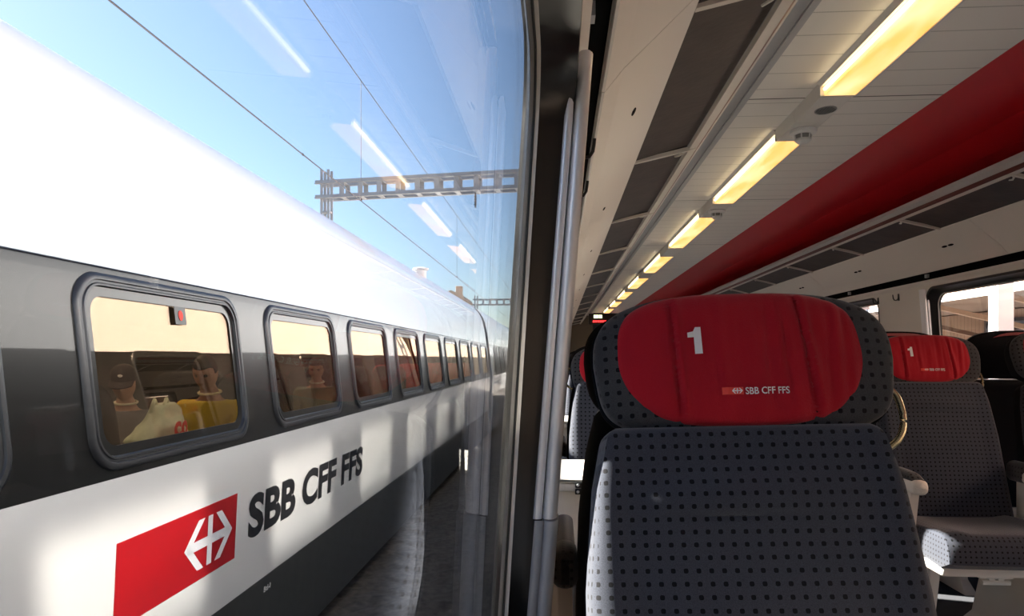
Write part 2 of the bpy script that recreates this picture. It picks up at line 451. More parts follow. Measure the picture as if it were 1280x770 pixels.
# coat hooks
def hook(x, y, z, sgn, label):
    root = empty('coat_hook', (x, y, z)); s = -sgn
    mb = MB(); mb.box(-.004 if s > 0 else -.004, .006, -.012, .012, -.035, .02, 0, .003); mb.build('plate', m_black, root, True)
    mb = MB(); pts = [(0, 0, -.005)]
    for i in range(9):
        a = math.radians(200-25*i)
        pts.append((s*(.030+.018*math.cos(a)), 0, -.018+.018*math.sin(-a if False else a)*(-1 if 0 else 1)*-1))
    pts = [(0, 0, -.005), (s*.006, 0, -.022), (s*.018, 0, -.032), (s*.032, 0, -.030), (s*.040, 0, -.018), (s*.043, 0, 0), (s*.044, 0, .012)]
    mb.tube(pts, .0042, 8); mb.build('hook', m_black, root, True)
    tag(root, label, 'coat hook', 'coat hooks on the window pillars')
hook(.040, 1.60, C+.50, -1, 'black coat hook nearest on the left pillar beside the silver guide')
hook(.040, 1.98, C+.50, -1, 'black coat hook farther along the left pillar')
hook(2*MID-.030, 5.52, C+.485, 1, 'black coat hook on the right pillar, closer to the large window')
hook(2*MID-.030, 5.86, C+.485, 1, 'black coat hook on the right pillar, farther from the large window')

# luggage racks
def rack(sgn, ox, oz, ix, iz, bars, label):
    root = empty('luggage_rack', ((ox+ix)/2, Y0+.02, C+oz))
    lx, lz = root.location.x, root.location.z
    ya, yb = .02, Y1-Y0-.04
    T = lambda x, z: (x-lx, C+z-lz)
    X = (lambda x: x) if sgn < 0 else (lambda x: 2*MID-x)
    # underside panel
    mb = MB(); pr = [(X(.098), .60), (X(.104), .60), (X(.146), .652), (ox, oz), (ox+(.0), oz+.012), (X(.14), .668), (X(.092), .61)]
    seg = [1.55+2.55*k for k in range(-2, 7)]
    for a, b in zip(seg, seg[1:]):
        a2, b2 = max(a, Y0+.02)-Y0-.02+.002, min(b, Y1-.02)-Y0-.02-.002
        if b2 > a2: mb.extrude_y([T(*p) for p in pr], a2, b2, 0, True, True)
    up = mb.build('underside_panel', m_cream2, root)
    # dark slots in the underside panel
    f = .42
    px, pz = X(.146)+(ox-X(.146))*f, .652+(oz-.652)*f
    tx, tz = (ox-X(.146)), (oz-.652); ln = math.hypot(tx, tz); tx /= ln; tz /= ln
    nx, nz = (tz, -tx) if sgn < 0 else (-tz, tx)
    if nz > 0: nx, nz = -nx, -nz
    for k in range(12):
        yc = 2.02+1.3*k-Y0-.02
        if sgn > 0: yc = 1.9+1.3*k-Y0-.02
        for dy in ((0,) if sgn < 0 else (-.035, .035)):
            sl = MB(); ring = []
            for e in (.0, .0015):
                ring.append([(px-lx+tx*.008*math.sin(a)+nx*e, yc+dy+.030*math.cos(a), C+pz-lz+tz*.008*math.sin(a)+nz*e) for a in [2*PI*i/16 for i in range(16)]])
            sl.loft(ring, 0, True, True); sl.build('air_slot', m_slot, up)
    # inner rail, maroon strip
    s = -sgn  # direction towards the aisle
    mb = MB(); mb.extrude_y([T(ix-s*.030, iz-.012), T(ix, iz-.008), T(ix, iz+.004), T(ix-s*.03, iz+.010)], ya, yb, 0, True, True)
    mb.build('inner_rail', m_cream, root)
    mb = MB(); mb.extrude_y([T(ix+s*.001, iz-.007), T(ix+s*.010, iz+.0), T(ix+s*.012, iz+.022), T(ix+s*.001, iz+.02)], ya, yb, 0, True, True)
    mb.build('maroon_strip', m_maroon, root)
    mb = MB(); mb.extrude_y([T(ix+s*.013, iz+.012), T(ix+s*.036, iz+.030), T(ix+s*.036, iz+.052), T(ix+s*.010, iz+.05)], ya, yb, 0, True, True)
    mb.build('aisle_rail', m_grey_rail, root)
    prev = None
    bb = [b-Y0-.02 for b in bars]
    mbars = [.05] + bb + [yb]
    for a, b in zip(mbars, mbars[1:]):
        if b-a < .1: continue
        mb = MB()
        A = T(ox, oz+.006); B = T(ix-s*.035, iz+.006)
        mb.extrude_y([A, B, (B[0], B[1]+.006), (A[0], A[1]+.006)], a+.006, b-.006, 0, True, True)
        mb.build('smoked_pane', m_smoked, root)
    for y in bb:
        mb = MB(); A = T(ox, oz-.004); B = T(ix, iz-.010)
        mb.loft([[(A[0], y+u, A[1]+v) for u, v in ((-.010, 0), (.010, 0), (.010, .016), (-.010, .016))], [(B[0], y+u, B[1]+v) for u, v in ((-.010, 0), (.010, 0), (.010, .016), (-.010, .016))]], 0, True, True)
        c = mb.build('crossbar', m_cream, root)
        mb = MB(); q = T(ix-s*.045, iz-.004)
        mb.tube([(q[0]+s*.015, y+.004, q[1]), (q[0]-s*.002, y+.03, q[1]-.012), (q[0]-s*.016, y+.06, q[1]-.014), (q[0]-s*.026, y+.10, q[1]-.006)], [.005, .005, .0045, .004], 6)
        mb.build('bag_hook', m_ivory, c, True)
    return tag(root, label, 'luggage rack', 'luggage racks above the windows')
rack(-1, .322, .822, .575, .885, [1.63+1.27*k for k in range(-2, 13)], 'luggage rack above the near window side with smoked panes and pale crossbars')
rack(1, 2*MID-.322, .80, 2*MID-.585, .868, [2.28+1.06*k for k in range(-3, 14)], 'luggage rack along the far side, beyond the red ceiling panel')

# ceiling lamps and fittings between
lamp_ends = [(1.43, 2.80), (3.36, 4.70), (5.15, 6.56), (7.10, 8.45), (9.0, 10.35), (10.85, 12.2), (12.7, 14.0), (14.5, 15.9)]
LX0, LX1 = 1.04, 1.18
zb = C+1.045
def lamp(i, a, b):
    root = empty('ceiling_lamp', (1.11, (a+b)/2, zc)); h = (b-a)/2
    x0, x1 = LX0-1.11, LX1-1.11; zz = zb-zc
    mb = MB()
    mb.extrude_y([(x0-.012, 0), (x0, -.012), (x0, -.02), (x0+.012, -.02), (x0+.012, 0)], -h, h, 0, True, True)
    mb.extrude_y([(x1-.006, 0), (x1-.004, zz-.001), (x1+.004, zz-.001), (x1+.004, 0)], -h, h, 0, True, True)
    mb.box(x0, x1, -h, -h+.006, zz, 0); mb.box(x0, x1, h-.006, h, zz, 0)
    mb.build('housing', m_lamp_house, root)
    mb = MB(); mb.extrude_y([(x0+.013, 0), (x0+.013, -.022), (x0+.016, zz), (x1-.007, zz), (x1-.007, 0)], -h+.007, h-.007, 0, True, True)
    mb.build('diffuser', m_lamp, root)
    mb = MB(); mb.tube([(x0+.012, -h+.02, zz+.022), (x0+.012, h-.02, zz+.022)], .006, 8); mb.build('tube', m_tube, root, True)
    tag(root, ['nearest amber ceiling lamp, cut by the top of the picture', 'amber ceiling lamp just beyond the smoke detector', 'third amber ceiling lamp along the row', 'fourth amber ceiling lamp along the row', 'fifth amber ceiling lamp along the row', 'sixth amber ceiling lamp along the row', 'seventh amber ceiling lamp, second to last of the row', 'farthest amber ceiling lamp by the end display'][i], 'lamp', 'amber ceiling lamps in a row')
for i, (a, b) in enumerate(lamp_ends): lamp(i, a, b)
gaps = [(lamp_ends[i][1], lamp_ends[i+1][0]) for i in range(len(lamp_ends)-1)]
for i, (a, b) in enumerate(gaps):
    root = empty('lamp_joint', (1.11, (a+b)/2, zc)); h = (b-a)/2-.002
    x0, x1 = LX0-1.11, LX1-1.11; zz = zb-zc
    mb = MB(); pr = [(x0, 0), (x0, -.012), (x0+.006, zz-.002), (x1-.01, zz-.002), (x1+.003, zz+.008), (x1+.003, 0)]
    mid = .02
    mb.extrude_y(pr, -h, mid-.0015, 0, True, True); mb.extrude_y(pr, mid+.0015, h, 0, True, True)
    mb.build('cover', m_lamp_house, root)
    if i == 0:
        mb = MB(); mb.loft([[(.01+.043*math.cos(q), -.13+.050*math.sin(q), zz-.002-e) for q in [2*PI*k/24 for k in range(24)]] for e in (0, .002)], 0, True, True)
        sp_ = mb.build('speaker_grille', m_speaker, root)
        mb = MB()
        for u in range(-3, 4):
            for v in range(-3, 4):
                if u*u+v*v < 11: mb.box(.01+u*.011-.003, .01+u*.011+.003, -.13+v*.012-.0035, -.13+v*.012+.0035, zz-.0052, zz-.0042)
        mb.build('hole', m_slot, sp_)
    tag(root, ['pale cover with round speaker grille between the two nearest lamps', 'pale cover between the second and third lamp', 'pale cover between the third and fourth lamp', 'pale cover between the fourth and fifth lamp', 'pale cover between the fifth and sixth lamp', 'pale cover between the sixth and seventh lamp', 'pale cover before the farthest lamp'][i], 'lamp cover', 'covers between the ceiling lamps')
# smoke detector hanging from the first cover
a, b = gaps[0]
def detector(x, y, label):
    root = empty('smoke_detector', (x, y, zb-.002))
    def lathe(pr, name, m):
        mb = MB(); mb.loft([[(r*math.cos(2*PI*k/24), r*math.sin(2*PI*k/24), z) for k in range(24)] for r, z in pr], 0, True, True); return mb.build(name, m, root, True, 35)
    lathe([(.056, 0), (.060, -.006), (.057, -.016), (.046, -.022), (.040, -.022)], 'base', m_smoke_white)
    lathe([(.034, -.020), (.032, -.040)], 'dark_ring', m_speaker)
    lathe([(.028, -.040), (.036, -.042), (.035, -.050), (.024, -.060), (.006, -.063)], 'cap', m_smoke_white)
    for k in range(6):
        mb = MB(); q = 2*PI*k/6; mb.bar((.038*math.cos(q), .038*math.sin(q), -.020), (.034*math.cos(q), .034*math.sin(q), -.044), .006, .004)
        mb.build('strut', m_smoke_white, root)
    tag(root, label, 'smoke detector')
detector(1.115, a+.40, 'round white smoke detector between the two nearest ceiling lamps')
detector(1.115, gaps[1][0]+.2, 'small smoke detector beyond the second amber lamp')

# end display
root = empty('passenger_display', (1.25, 16.6, C+1.08))
mb = MB(); mb.box(-.52, .52, -.05, .05, -.26, .0, 0, .01); mb.build('housing', m_black, root)
mb = MB(); mb.box(-.40, -.28, -.056, -.051, -.11, -.03); mb.box(-.27, -.20, -.056, -.051, -.11, -.03); mb.build('green_sign', emit('green_sign', (.55, .70, .35), .55), root)
mb = MB(); mb.box(.12, .24, -.056, -.051, -.12, -.04); mb.box(.25, .34, -.056, -.051, -.12, -.04); mb.build('pale_sign', emit('pale_sign', (.9, .55, .40), .5), root)
mb = MB()
for k in range(9): mb.box(-.42+.055*k, -.42+.055*k+.042, -.056, -.051, -.21, -.165)
mb.build('red_text', emit('red_led', (.9, .02, .02), .9), root)
mb = MB(); mb.box(-.40, .02, -.02, .02, 0, .02); mb.build('bracket', m_steel, root)
tag(root, 'black passenger display with green and red signs under the far ceiling', 'display')

# ------------------------------------------------------------------ seats
LEAN = math.atan(.29)
HP = C-.009     # pivot height: middle of the headrest
def superell(a, b, n, N=96, flat_bottom=None, cx=0, cz=0):
    pts = []
    for i in range(N):
        q = 2*PI*i/N; c, s = math.cos(q), math.sin(q)
        pts.append((cx + a*math.copysign(abs(c)**(2/n), c), cz + b*math.copysign(abs(s)**(2/n), s)))
    return pts
def pillow(outline, df, db, pf=3.0, pb=3.0, rings=14, cx=0, cz=0, disp=None, back_rings=None):
    mb = MB(); ss = [math.sin(PI/2*(i+1)/rings) for i in range(rings)]
    R = []
    def ring(s, d, p, sg):
        y = d*(max(0, 1-s**p))**(1/p)
        out = []
        for (x, z) in outline:
            X_, Z_ = cx+(x-cx)*s, cz+(z-cz)*s
            yy = sg*y
            if disp and sg < 0: yy -= disp(X_, Z_)*min(1, (1-s)*8+.15)
            out.append((X_, yy, Z_))
        return out
    R.append(ring(.012, df, pf, -1))
    for s in ss[:-1]: R.append(ring(s, df, pf, -1))
    R.append(ring(1.0, df, pf, -1))
    for s in reversed(ss[:-1]): R.append(ring(s, db, pb, 1))
    R.append(ring(.012, db, pb, 1))
    mb.loft(R, 0, True, True)
    return mb

# headrest cushion surface and red cover (local: pivot at headrest middle, z along the lean)
HA, HB, HN = .236, .115, 2.7
def head_outline():
    pts = []
    for i in range(96):
        q = 2*PI*i/96; c, s = math.cos(q), math.sin(q); n = 3.0 if s > 0 else 5.0
        pts.append((HA*math.copysign(abs(c)**(2/n), c), HB*math.copysign(abs(s)**(2/n), s)))
    return [(x*(1-.06*max(0, -z/HB)), z) for x, z in pts]
CA, CB, CN, CX, CZ = .197, .106, 3.1, -.008, .006
def cover_s(x, z):
    x = (x-CX)/CA; z = z-CZ
    if z >= 0: return (abs(x)**CN + abs(z/CB)**CN)**(1/CN)
    return ((math.hypot(x, z/.150))**8 + abs(z/.117)**8)**(1/8)
def cover_outline(N):
    out = []
    for i in range(N):
        q = 2*PI*i/N; c, s = CA*math.cos(q), CB*math.sin(q); k = 1/cover_s(CX+c, CZ+s); out.append((c*k, s*k))
    return out
DFH, DFC = .040, .040
def cover_wr(x, z):
    d = 0
    for (x0, x1, dep, wd) in ((-.112, -.106, .0070, .0035), (.085, .100, .0075, .0035), (.040, .030, .0018, .006), (.135, .120, .003, .005), (.155, .150, .002, .005), (.06, .062, .002, .004), (-.05, -.045, .0012, .007)):
        xc = x0 + (x1-x0)*(.5-z/.2)
        d -= dep*math.exp(-((x-xc)/wd)**2)
        d += dep*.6*math.exp(-((x-xc-wd*2)/(wd*1.6))**2)
    d += .0030*noise.noise(Vector((x*38, 0, z*9))) + .0012*noise.noise(Vector((x*90, 3, z*16)))
    return d
def cover_y(x, z):
    s = min(cover_s(x, z), .999)
    return -(DFC*(1-s**4)**(1/4)) - .010
def cover_mesh():
    N = 160; mb = MB(); rings = []
    ss = [.02, .08] + [.08+.86*(i/40) for i in range(1, 41)] + [.965, .985, 1.0]
    base = cover_outline(N)
    for s in ss:
        r = []
        for (u, v) in base:
            x, z = CX+u*s, CZ+v*s
            y = -(DFC*(max(0, 1-s**4))**(1/4)) - .010
            fade = min(1, (1-s)*7+.25)
            r.append((x, y - cover_wr(x, z)*fade, z))
        rings.append(r)
    # hem turning back over the headrest; across the top it wraps to the rear
    for e, (sh, dy) in enumerate(((1.0, .008), (.985, .018))):
        r = []
        for (u, v) in base:
            top = max(0, v/CB)**2
            r.append((CX+u*sh, -.010+dy+top*.045*(e+1)*.8, CZ+v*(sh if v < 0 else 1.0)+.004*top))
        rings.append(r)
    mb.loft(rings, 0, True, False)
    return mb

def build_seat():
    root = empty('train_seat', (0, 0, 0))
    R = Matrix.Translation((0, 0, HP)) @ Matrix.Rotation(-LEAN, 4, 'X')
    def place(o): o.matrix_basis = R; return o
    # headrest
    hd = place(pillow(head_outline(), DFH, .055, 4, 3.5, 16).build('headrest', m_fabric_head, root, True, 60))
    mb = MB(); # piping seam round the headrest
    mb.tube([(x*1.003, .006, z*1.003) for x, z in head_outline()], .0035, 6, closed=True); mb.build('piping', m_shell, hd, True)
    cv = place(cover_mesh().build('headrest_cover', m_red_cloth, root, True, 70)); cv['label'] = 'red cloth headrest cover'
    # print on the cover
    def on_cover(vs, ox, oz, lift=.0012, sub=None):
        return [(ox+v[0], cover_y(ox+v[0], oz+v[1])-lift-abs(cover_wr(ox+v[0], oz+v[1]))*1.2, oz+v[1]) for v in vs]
    mb = MB(); vs = [(.010, 0, 0), (.0215, 0, 0), (.0215, .022, 0), (.0215, .044, 0), (.013, .044, 0), (.0095, .037, 0), (.0, .0345, 0), (.0, .0265, 0), (.010, .0275, 0), (.010, .014, 0), (.0215, .010, 0)]
    mb.add(on_cover(vs, -.090, .004, .0016), [(0, 1, 10, 9), (9, 10, 2, 8), (8, 2, 3, 4, 5), (7, 8, 5, 6)])
    mb.build('numeral', m_print, cv)
    mb = MB(); vs, fs = fontmesh('SBB CFF FFS', .066, .0108, 0, .012); mb.add(on_cover(vs, -.009, -.062), fs)
    mb.build('lettering', m_print, cv)
    mb = MB(); vs = []; fs = []
    for i in range(5): vs += [(-.035+.032*i/4, 0, 0), (-.035+.032*i/4, .0112, 0)]
    for i in range(4): fs.append((2*i, 2*i+2, 2*i+3, 2*i+1))
    mb.add(on_cover(vs, -.009, -.062, .0012), fs); fl = mb.build('red_flag', m_print_red, cv)
    mb = MB(); vs, fs = emblem(.0165, .0085); mb.add(on_cover([(v[0]-.0125, v[1]+.0056, 0) for v in vs], -.009, -.062, .0022), fs); mb.build('emblem', m_print, fl)
    # backrest (z measured from pivot along the lean)
    zt, zb_ = -.102, -.78
    out = []
    def hw(z):
        return interp([(-.78, .252), (-.6, .250), (-.35, .246), (-.2, .231), (-.12, .214), (-.10, .206)], z)
    N = 16
    for i in range(N+1): z = zb_+.03+(zt-zb_-.06)*i/N; out.append((hw(z), z))
    for i in range(1, 5): a = PI/2*i/5; out.append((hw(zt-.03)-.03+.03*math.cos(a), zt-.03+.03*math.sin(a)))
    for i in range(9): out.append(((.18)*(1-2*i/8), zt))
    for i in range(1, 5): a = PI/2+PI/2*i/5; out.append((-hw(zt-.03)+.03+.03*math.cos(a), zt-.03+.03*math.sin(a)))
    for i in range(N+1): z = zt-.03-(zt-zb_-.06)*i/N; out.append((-hw(z), z))
    for i in range(9): out.append(((-.22)*(1-2*i/8), zb_))
    def bdisp(x, z):
        d = .012*math.exp(-((abs(x)-.215)/.03)**2)               # side bolsters
        xf = abs(x+.025)/.125
        if xf < 1: d -= .006*math.exp(-((z+.245)/.0045)**2)*(1-xf**2)
        d += .014*math.exp(-((z+.215)/.035)**2)*max(0, 1-(x/.2)**2) if abs(x) < .2 else 0
        d += .016*math.exp(-((z+.45)/.14)**2)*max(0, 1-(x/.22)**2)
        return d
    # grid mesh front for crisp folds
    mb = MB(); cols, rows = 40, 110; G = []
    for j in range(rows+1):
        z = zb_+(zt-zb_)*j/rows; r = []
        for i in range(cols+1):
            u = -1+2*i/cols; u = math.copysign(abs(u)**.8, u); ww = hw(z)
            ez = max(0, 1-min(z-zb_, zt-z)/.03)
            ww2 = ww-.025*(1-math.sqrt(max(0, 1-ez*ez)))
            x = u*ww2
            edge = (max(0, 1-abs(u)**7))**(1/7)*(max(0, 1-ez**3))**(1/3)
            y = -.045*edge - bdisp(x, z)*edge
            r.append((x, y, z))
        G.append(r)
    mb.loft(G, 0, False, False, False)
    B = [[(p[0], .060*(max(0, 1-abs(p[0]/(hw(p[2])+1e-6))**5))**.2*min(1, min(p[2]-zb_, zt+.02-p[2])/.05+.2) if 0 < i < cols and 0 < j < rows else p[1], p[2]) for i, p in enumerate(r)] for j, r in enumerate(G)]
    mb.loft(B, 0, False, False, False)
    br = place(mb.build('backrest', m_fabric, root, True, 60))
    # rear shell
    so_ = [(x*1.02, z) for x, z in out]
    sm = pillow([(x*1.01 if z < -.12 else x*1.0, z*(1 if z < -.11 else 1)) for x, z in out], -.030, .085, 5, 5, 10, 0, -.44)
    sh = place(sm.build('back_shell', m_shell, root, True, 60))
    hs = pillow([(x*1.015, z*1.01) for x, z in head_outline()], -.028, .080, 4, 4, 10)
    place(hs.build('headrest_shell', m_shell, root, True, 60))
    # grab handle on the right of the headrest
    mb = MB(); pts = [(.225, .045, -.030), (.246, .046, -.034), (.259, .045, -.048), (.263, .042, -.075), (.260, .040, -.100), (.248, .038, -.122), (.232, .040, -.135), (.222, .045, -.138)]
    P2 = []
    q_ = [Vector(pts[0])] + [Vector(p) for p in pts] + [Vector(pts[-1])]
    for i in range(1, len(q_)-2):
        for k in range(5):
            u = k/5; a0, a1, a2, a3 = q_[i-1:i+3]
            P2.append(.5*((2*a1)+(a2-a0)*u+(2*a0-5*a1+4*a2-a3)*u*u+(3*a1-a0-3*a2+a3)*u**3))
    P2.append(Vector(pts[-1]))
    mb.tube(P2, .0055, 10); hb = place(mb.build('grab_handle', m_brass, root, True)); hb['label'] = 'brass coloured grab handle'
    # cushion
    mb = MB(); nx, ny = 30, 34; top = []
    yf, yb2, W = -.66, -.14, .25
    def cush(off, zt_, zs):
        mb = MB(); ringsC = []
        prof = []  # (y,z) closed loop, front nosed
        for k in range(12):
            a = PI*1.0 - (PI/2)*k/11
            prof.append((yf+.055+.055*math.cos(a), zs+(zt_-zs)*math.sin(a) if False else zs+(zt_-zs-.0)*math.sin(a)))
        for k in range(1, 9): prof.append((yf+.055+(yb2-yf-.055)*k/8, zt_-.028*k/8))
        prof.append((yb2, zs+.01)); prof.append((yf+.06, zs-.03)); 
        for u in [-1, -.99, -.96, -.9, -.8, -.6, -.3, 0, .3, .6, .8, .9, .96, .99, 1]:
            k = (1-abs(u)**6)**(1/6) if abs(u) < 1 else 0
            s = .86+.14*k
            cyy = (yf+yb2)/2; czz = (zt_+zs)/2
            bol = .012*math.exp(-((abs(u)-.8)/.15)**2)
            ringsC.append([(u*W, cyy+(y-cyy)*(s*.5+.5), czz+(z-czz)*s+(bol if z > czz else 0)) for y, z in prof])
        mb.loft(ringsC, 0, True, True)
        return mb
    cush(0, .525, .425).build('seat_cushion', m_fabric, root, True, 50)
    # frame, pedestal, mechanism
    mb = MB(); mb.box(-.245, .245, -.60, -.12, .365, .405, 0, .012); fr = mb.build('seat_frame', m_cream, root, True, 40)
    mb = MB()
    mb.bar((-.06, -.50, .35), (.06, -.50, .35), .02, .03); mb.bar((-.03, -.505, .365), (-.01, -.505, .315), .012, .02); mb.bar((.03, -.505, .365), (.01, -.505, .315), .012, .02)
    mb.tube([(-.05, -.505, .32), (.05, -.505, .32)], .010, 8); mb.build('mechanism', m_ivory, fr)
    for sx in (-1, 1):
        mb = MB(); x = sx*.19
        mb.loft([[(x-.018, -.46, .366), (x+.018, -.46, .366), (x+.018, -.16, .366), (x-.018, -.16, .366)], [(x-.018, -.40, .06), (x+.018, -.40, .06), (x+.018, -.06, .06), (x-.018, -.06, .06)], [(x-.03, -.46, 0), (x+.03, -.46, 0), (x+.03, 0, 0), (x-.03, 0, 0)]], 0, True, True)
        mb.build('pedestal', m_cream, root)
    # armrests
    for sx, nm in ((-1, 'armrest_inner'), (1, 'armrest_outer')):
        x = sx*.278; mb = MB()
        mb.box(x-.028, x+.028, -.53, -.09, .645, .700, 0, .018)
        ar = mb.build('armrest', m_cream, root, True, 40)
        ar['side'] = 'L' if sx < 0 else 'R'
        mb = MB(); prof = []
        rings_ = []
        for k in range(15):
            tt = k/14; y = -.50+.40*tt; hgt = .030*(1-abs(2*tt-1)**4)**.25 if 0 < k < 14 else .002
            rings_.append([(x+.026*math.cos(q), y, .698+hgt*max(0, math.sin(q))**.7) if math.sin(q) > 0 else (x+.026*math.cos(q), y, .696) for q in [2*PI*i/20 for i in range(20)]])
        mb.loft(rings_, 0, True, True); mb.box(x-.029, x+.029, -.20, -.070, .642, .728, 0, .024); mb.build('pad', m_fabric_head, ar, True, 60)
        mb = MB(); mb.loft([[(x-.016, -.48, .65), (x+.016, -.48, .65), (x+.016, -.13, .65), (x-.016, -.13, .65)], [(x-.016, -.42, .34), (x+.016, -.42, .34), (x+.016, -.13, .34), (x-.016, -.13, .34)], [(x-.016, -.38, .10), (x+.016, -.38, .10), (x+.016, -.13, .10), (x-.016, -.13, .10)]], 0, True, True)
        mb.build('side_panel', m_cream, ar)
    return root

proto = build_seat()
def strip(o, s):
    for ch in list(o.children):
        if ch.get('side') == s:
            for g in list(ch.children): bpy.data.objects.remove(g)
            bpy.data.objects.remove(ch)
def no_props(o):
    for ch in o.children:
        if 'side' in ch: del ch['side']
seats = []
def seat(x, y, away, drop, label, group, side=None, first=False, tilt=0, dz=0):
    o = proto if first else copy_tree(proto)
    o.location = (x, y, 0); o.rotation_euler = (0, 0, PI if away else 0)
    if side: 
        s = side
        if away: s = 'L' if side == 'R' else 'R'
        strip(o, s)
    if drop:
        for ch in o.children:
            if 'headrest' in ch.name: ch.location.z -= drop; ch.location.y += -drop*.29 if False else 0
    if tilt:
        for ch in o.children:
            if 'headrest' in ch.name or 'backrest' in ch.name or 'back_shell' in ch.name or 'grab' in ch.name:
                ch.matrix_basis = ch.matrix_basis @ Matrix.Rotation(tilt, 4, 'Y')
            if 'back' in ch.name: ch.location.x -= .016
    tag(o, label, 'seat', group); seats.append(o)
    return o
GL, GR = 'seats along the near window', 'seats across the aisle'
LXc = .293
# copies first, the prototype itself becomes the large one in front
P = 1.98
bpy.context.view_layer.update()
_s = seat(LXc, 1.13+.32, True, 0, 'grey seat facing away, hidden directly behind the large red-topped seat', GL)
for ch in list(_s.children):
    if 'grab' in ch.name: bpy.data.objects.remove(ch)
rows = ['second grey seat with red headrest cover, half hidden behind the large seat', 'third seat down the near window side, only its edge showing', 'fourth seat down the near window side, only its edge showing', 'fifth seat down the near window side']
for n in range(1, 5):
    seat(LXc, 1.13+P*n, False, .045, rows[n-1], GL)
    if n < 4: seat(LXc, 1.13+P*n+.32, True, .03, ['seat back to back with the second seat on the near window side', 'seat back to back with the third seat on the near window side', 'seat back to back with the fourth seat on the near window side'][n-1], GL)
RA, RB, RY = 1.635, 2.205, 3.18
seat(RA, RY, False, 0, 'aisle seat across the aisle with red cover printed 1 and cream armrest', GR, 'R')
seat(RB, RY-.06, False, -.02, 'dark grey window seat across the aisle, cut by the right picture edge', GR)
seat(RA, RY+.32, True, -.028, 'seat facing away behind the printed aisle seat, only its red top edge showing', GR, 'R')
seat(RB, RY+.30, True, -.03, 'dark seat facing away behind the window seat, its rounded shoulder showing', GR)
for n in range(1, 3):
    for x, w_, sd in ((RA, 'aisle', 'R'), (RB, 'window', None)):
        seat(x, RY+P*n, False, .04, '%s seat %s rows beyond the printed aisle seat' % (w_, ('one', 'two')[n-1]), GR, sd)
seat(LXc, 1.13, False, 0, 'large grey dotted seat facing the camera with red headrest cover printed 1', GL, None, True, tilt=-.028)
for s_ in seats: no_props(s_)

# ------------------------------------------------------------------ tables on the near side
def table(y0, y1, label):
    ztop = .782; root = empty('folding_table', (.16, (y0+y1)/2, 0)); yc = (y0+y1)/2; x0 = -.03-.16
    mb = MB(); mb.box(x0, .30, y0-yc, y1-yc, ztop-.014, ztop, 0, .006); mb.build('tabletop', m_ivory, root, True)
    mb = MB(); mb.box(x0+.01, .29, y0+.004-yc, y0+.030-yc, ztop-.040, ztop-.016, 0, .004); ed = mb.build('front_rail', m_ivory, root, True)
    for dz, nm in ((0, 'upper'), (.021, 'lower')):
        mb = MB(); zz = ztop-.019-dz
        mb.box(-.108, -.070, y0-.004-yc, y0+.004-yc, zz-.009, zz+.009, 0, .003); hg = mb.build('hinge', m_black, root, True)
        for xx in (-.099, -.079):
            mb = MB(); mb.loft([[(xx+r*math.cos(q), y0-.004-e-yc, zz+r*math.sin(q)) for q in [2*PI*k/12 for k in range(12)]] for r, e in ((.0048, 0), (.004, .002))], 0, True, True)
            mb.build('screw', m_alu, hg, True)
    mb = MB(); mb.box(x0+.005, .20, y0+.04-yc, y0+.10-yc, .0, ztop-.018, 0, .01); mb.build('support_panel', m_cream, root, True)
    tag(root, label, 'table', 'fixed tables on the near side')
table(2.15, 2.56, 'sunlit white folding table with black hinge behind the large seat')
table(2.15+P, 2.56+P, 'second white table farther along the near side')
table(2.15+2*P, 2.56+2*P, 'third white table down the near side, a sliver showing')

# ------------------------------------------------------------------ the other train
OC = -3.29
BACK = .9
OPROF = [(-2.1, 1.37), (-1.4, 1.405), (-.5, 1.45), (.4, 1.345), (.72, 1.30), (1.0, 1.235), (1.12, 1.19), (1.2, 1.15), (1.28, 1.09), (1.38, 1.0), (1.47, .88), (1.55, .72), (1.62, .5), (1.66, .25), (1.68, 0)]
ox = lambda z: OC + interp(OPROF, z-C)
OP = 1.77; OW0 = 2.586; OWW = 1.38
OYa, OYb = -5.6, 18.4
ow = [(OW0+OP*k, OW0+OP*k+OWW) for k in range(-4, 9)]
coach = empty('passenger_coach', (OC, 0, C-2.3))
CI = Matrix.Translation(-Vector(coach.location))
def rel(mb): mb.v = [tuple(CI @ Vector(p)) for p in mb.v]; return mb
H = lambda h: C+h
oh = [(a, b, H(-.465), H(.36), .15) for a, b in ow]
mb = MB()
holed(mb, OYa, OYb, H(-.5), H(.39), oh, ox, 1, 8)
mb.extrude_y([(OC+hw, H(h)) for h, hw in OPROF if h > .4 or h == .4] and [(ox(H(.39)), H(.39))]+[(OC+hw_, H(h)) for h, hw_ in OPROF if h > .4], OYa, OYb, 0)
mb.extrude_y([(ox(H(h)), H(h)) for h in (-1.4, -.5)], OYa, OYb, 2)
mb.extrude_y([(OC-hw_, H(h)) for h, hw_ in OPROF if h >= -1.4], OYa, OYb, 2)
mb.extrude_y([(OC+i*hw_, H(h)) for i, (h, hw_) in ((1, OPROF[-2]), (-1, OPROF[-2]))], OYa, OYb, 0)
for y in (OYa, OYb):
    pts = [(OC+hw_, y, H(h)) for h, hw_ in OPROF] + [(OC-hw_, y, H(h)) for h, hw_ in reversed(OPROF)]
    mb.add(pts, [tuple(range(len(pts)))], 1)
rel(mb).build('body_shell', [m_upper_paint, m_band_paint, m_white_paint], coach, True, 20)
mb = MB(); mb.extrude_y([(ox(H(-1.4))+.001, H(-1.40)), (ox(H(-1.4))-.002, H(-1.42)), (OC+1.36, H(-2.06)), (OC+1.33, H(-2.1)), (OC-1.33, H(-2.1)), (OC-1.36, H(-2.06)), (ox(H(-1.4))-2.8, H(-1.41))], OYa, OYb, 0, True, True)
rel(mb).build('skirt', m_skirt, coach)
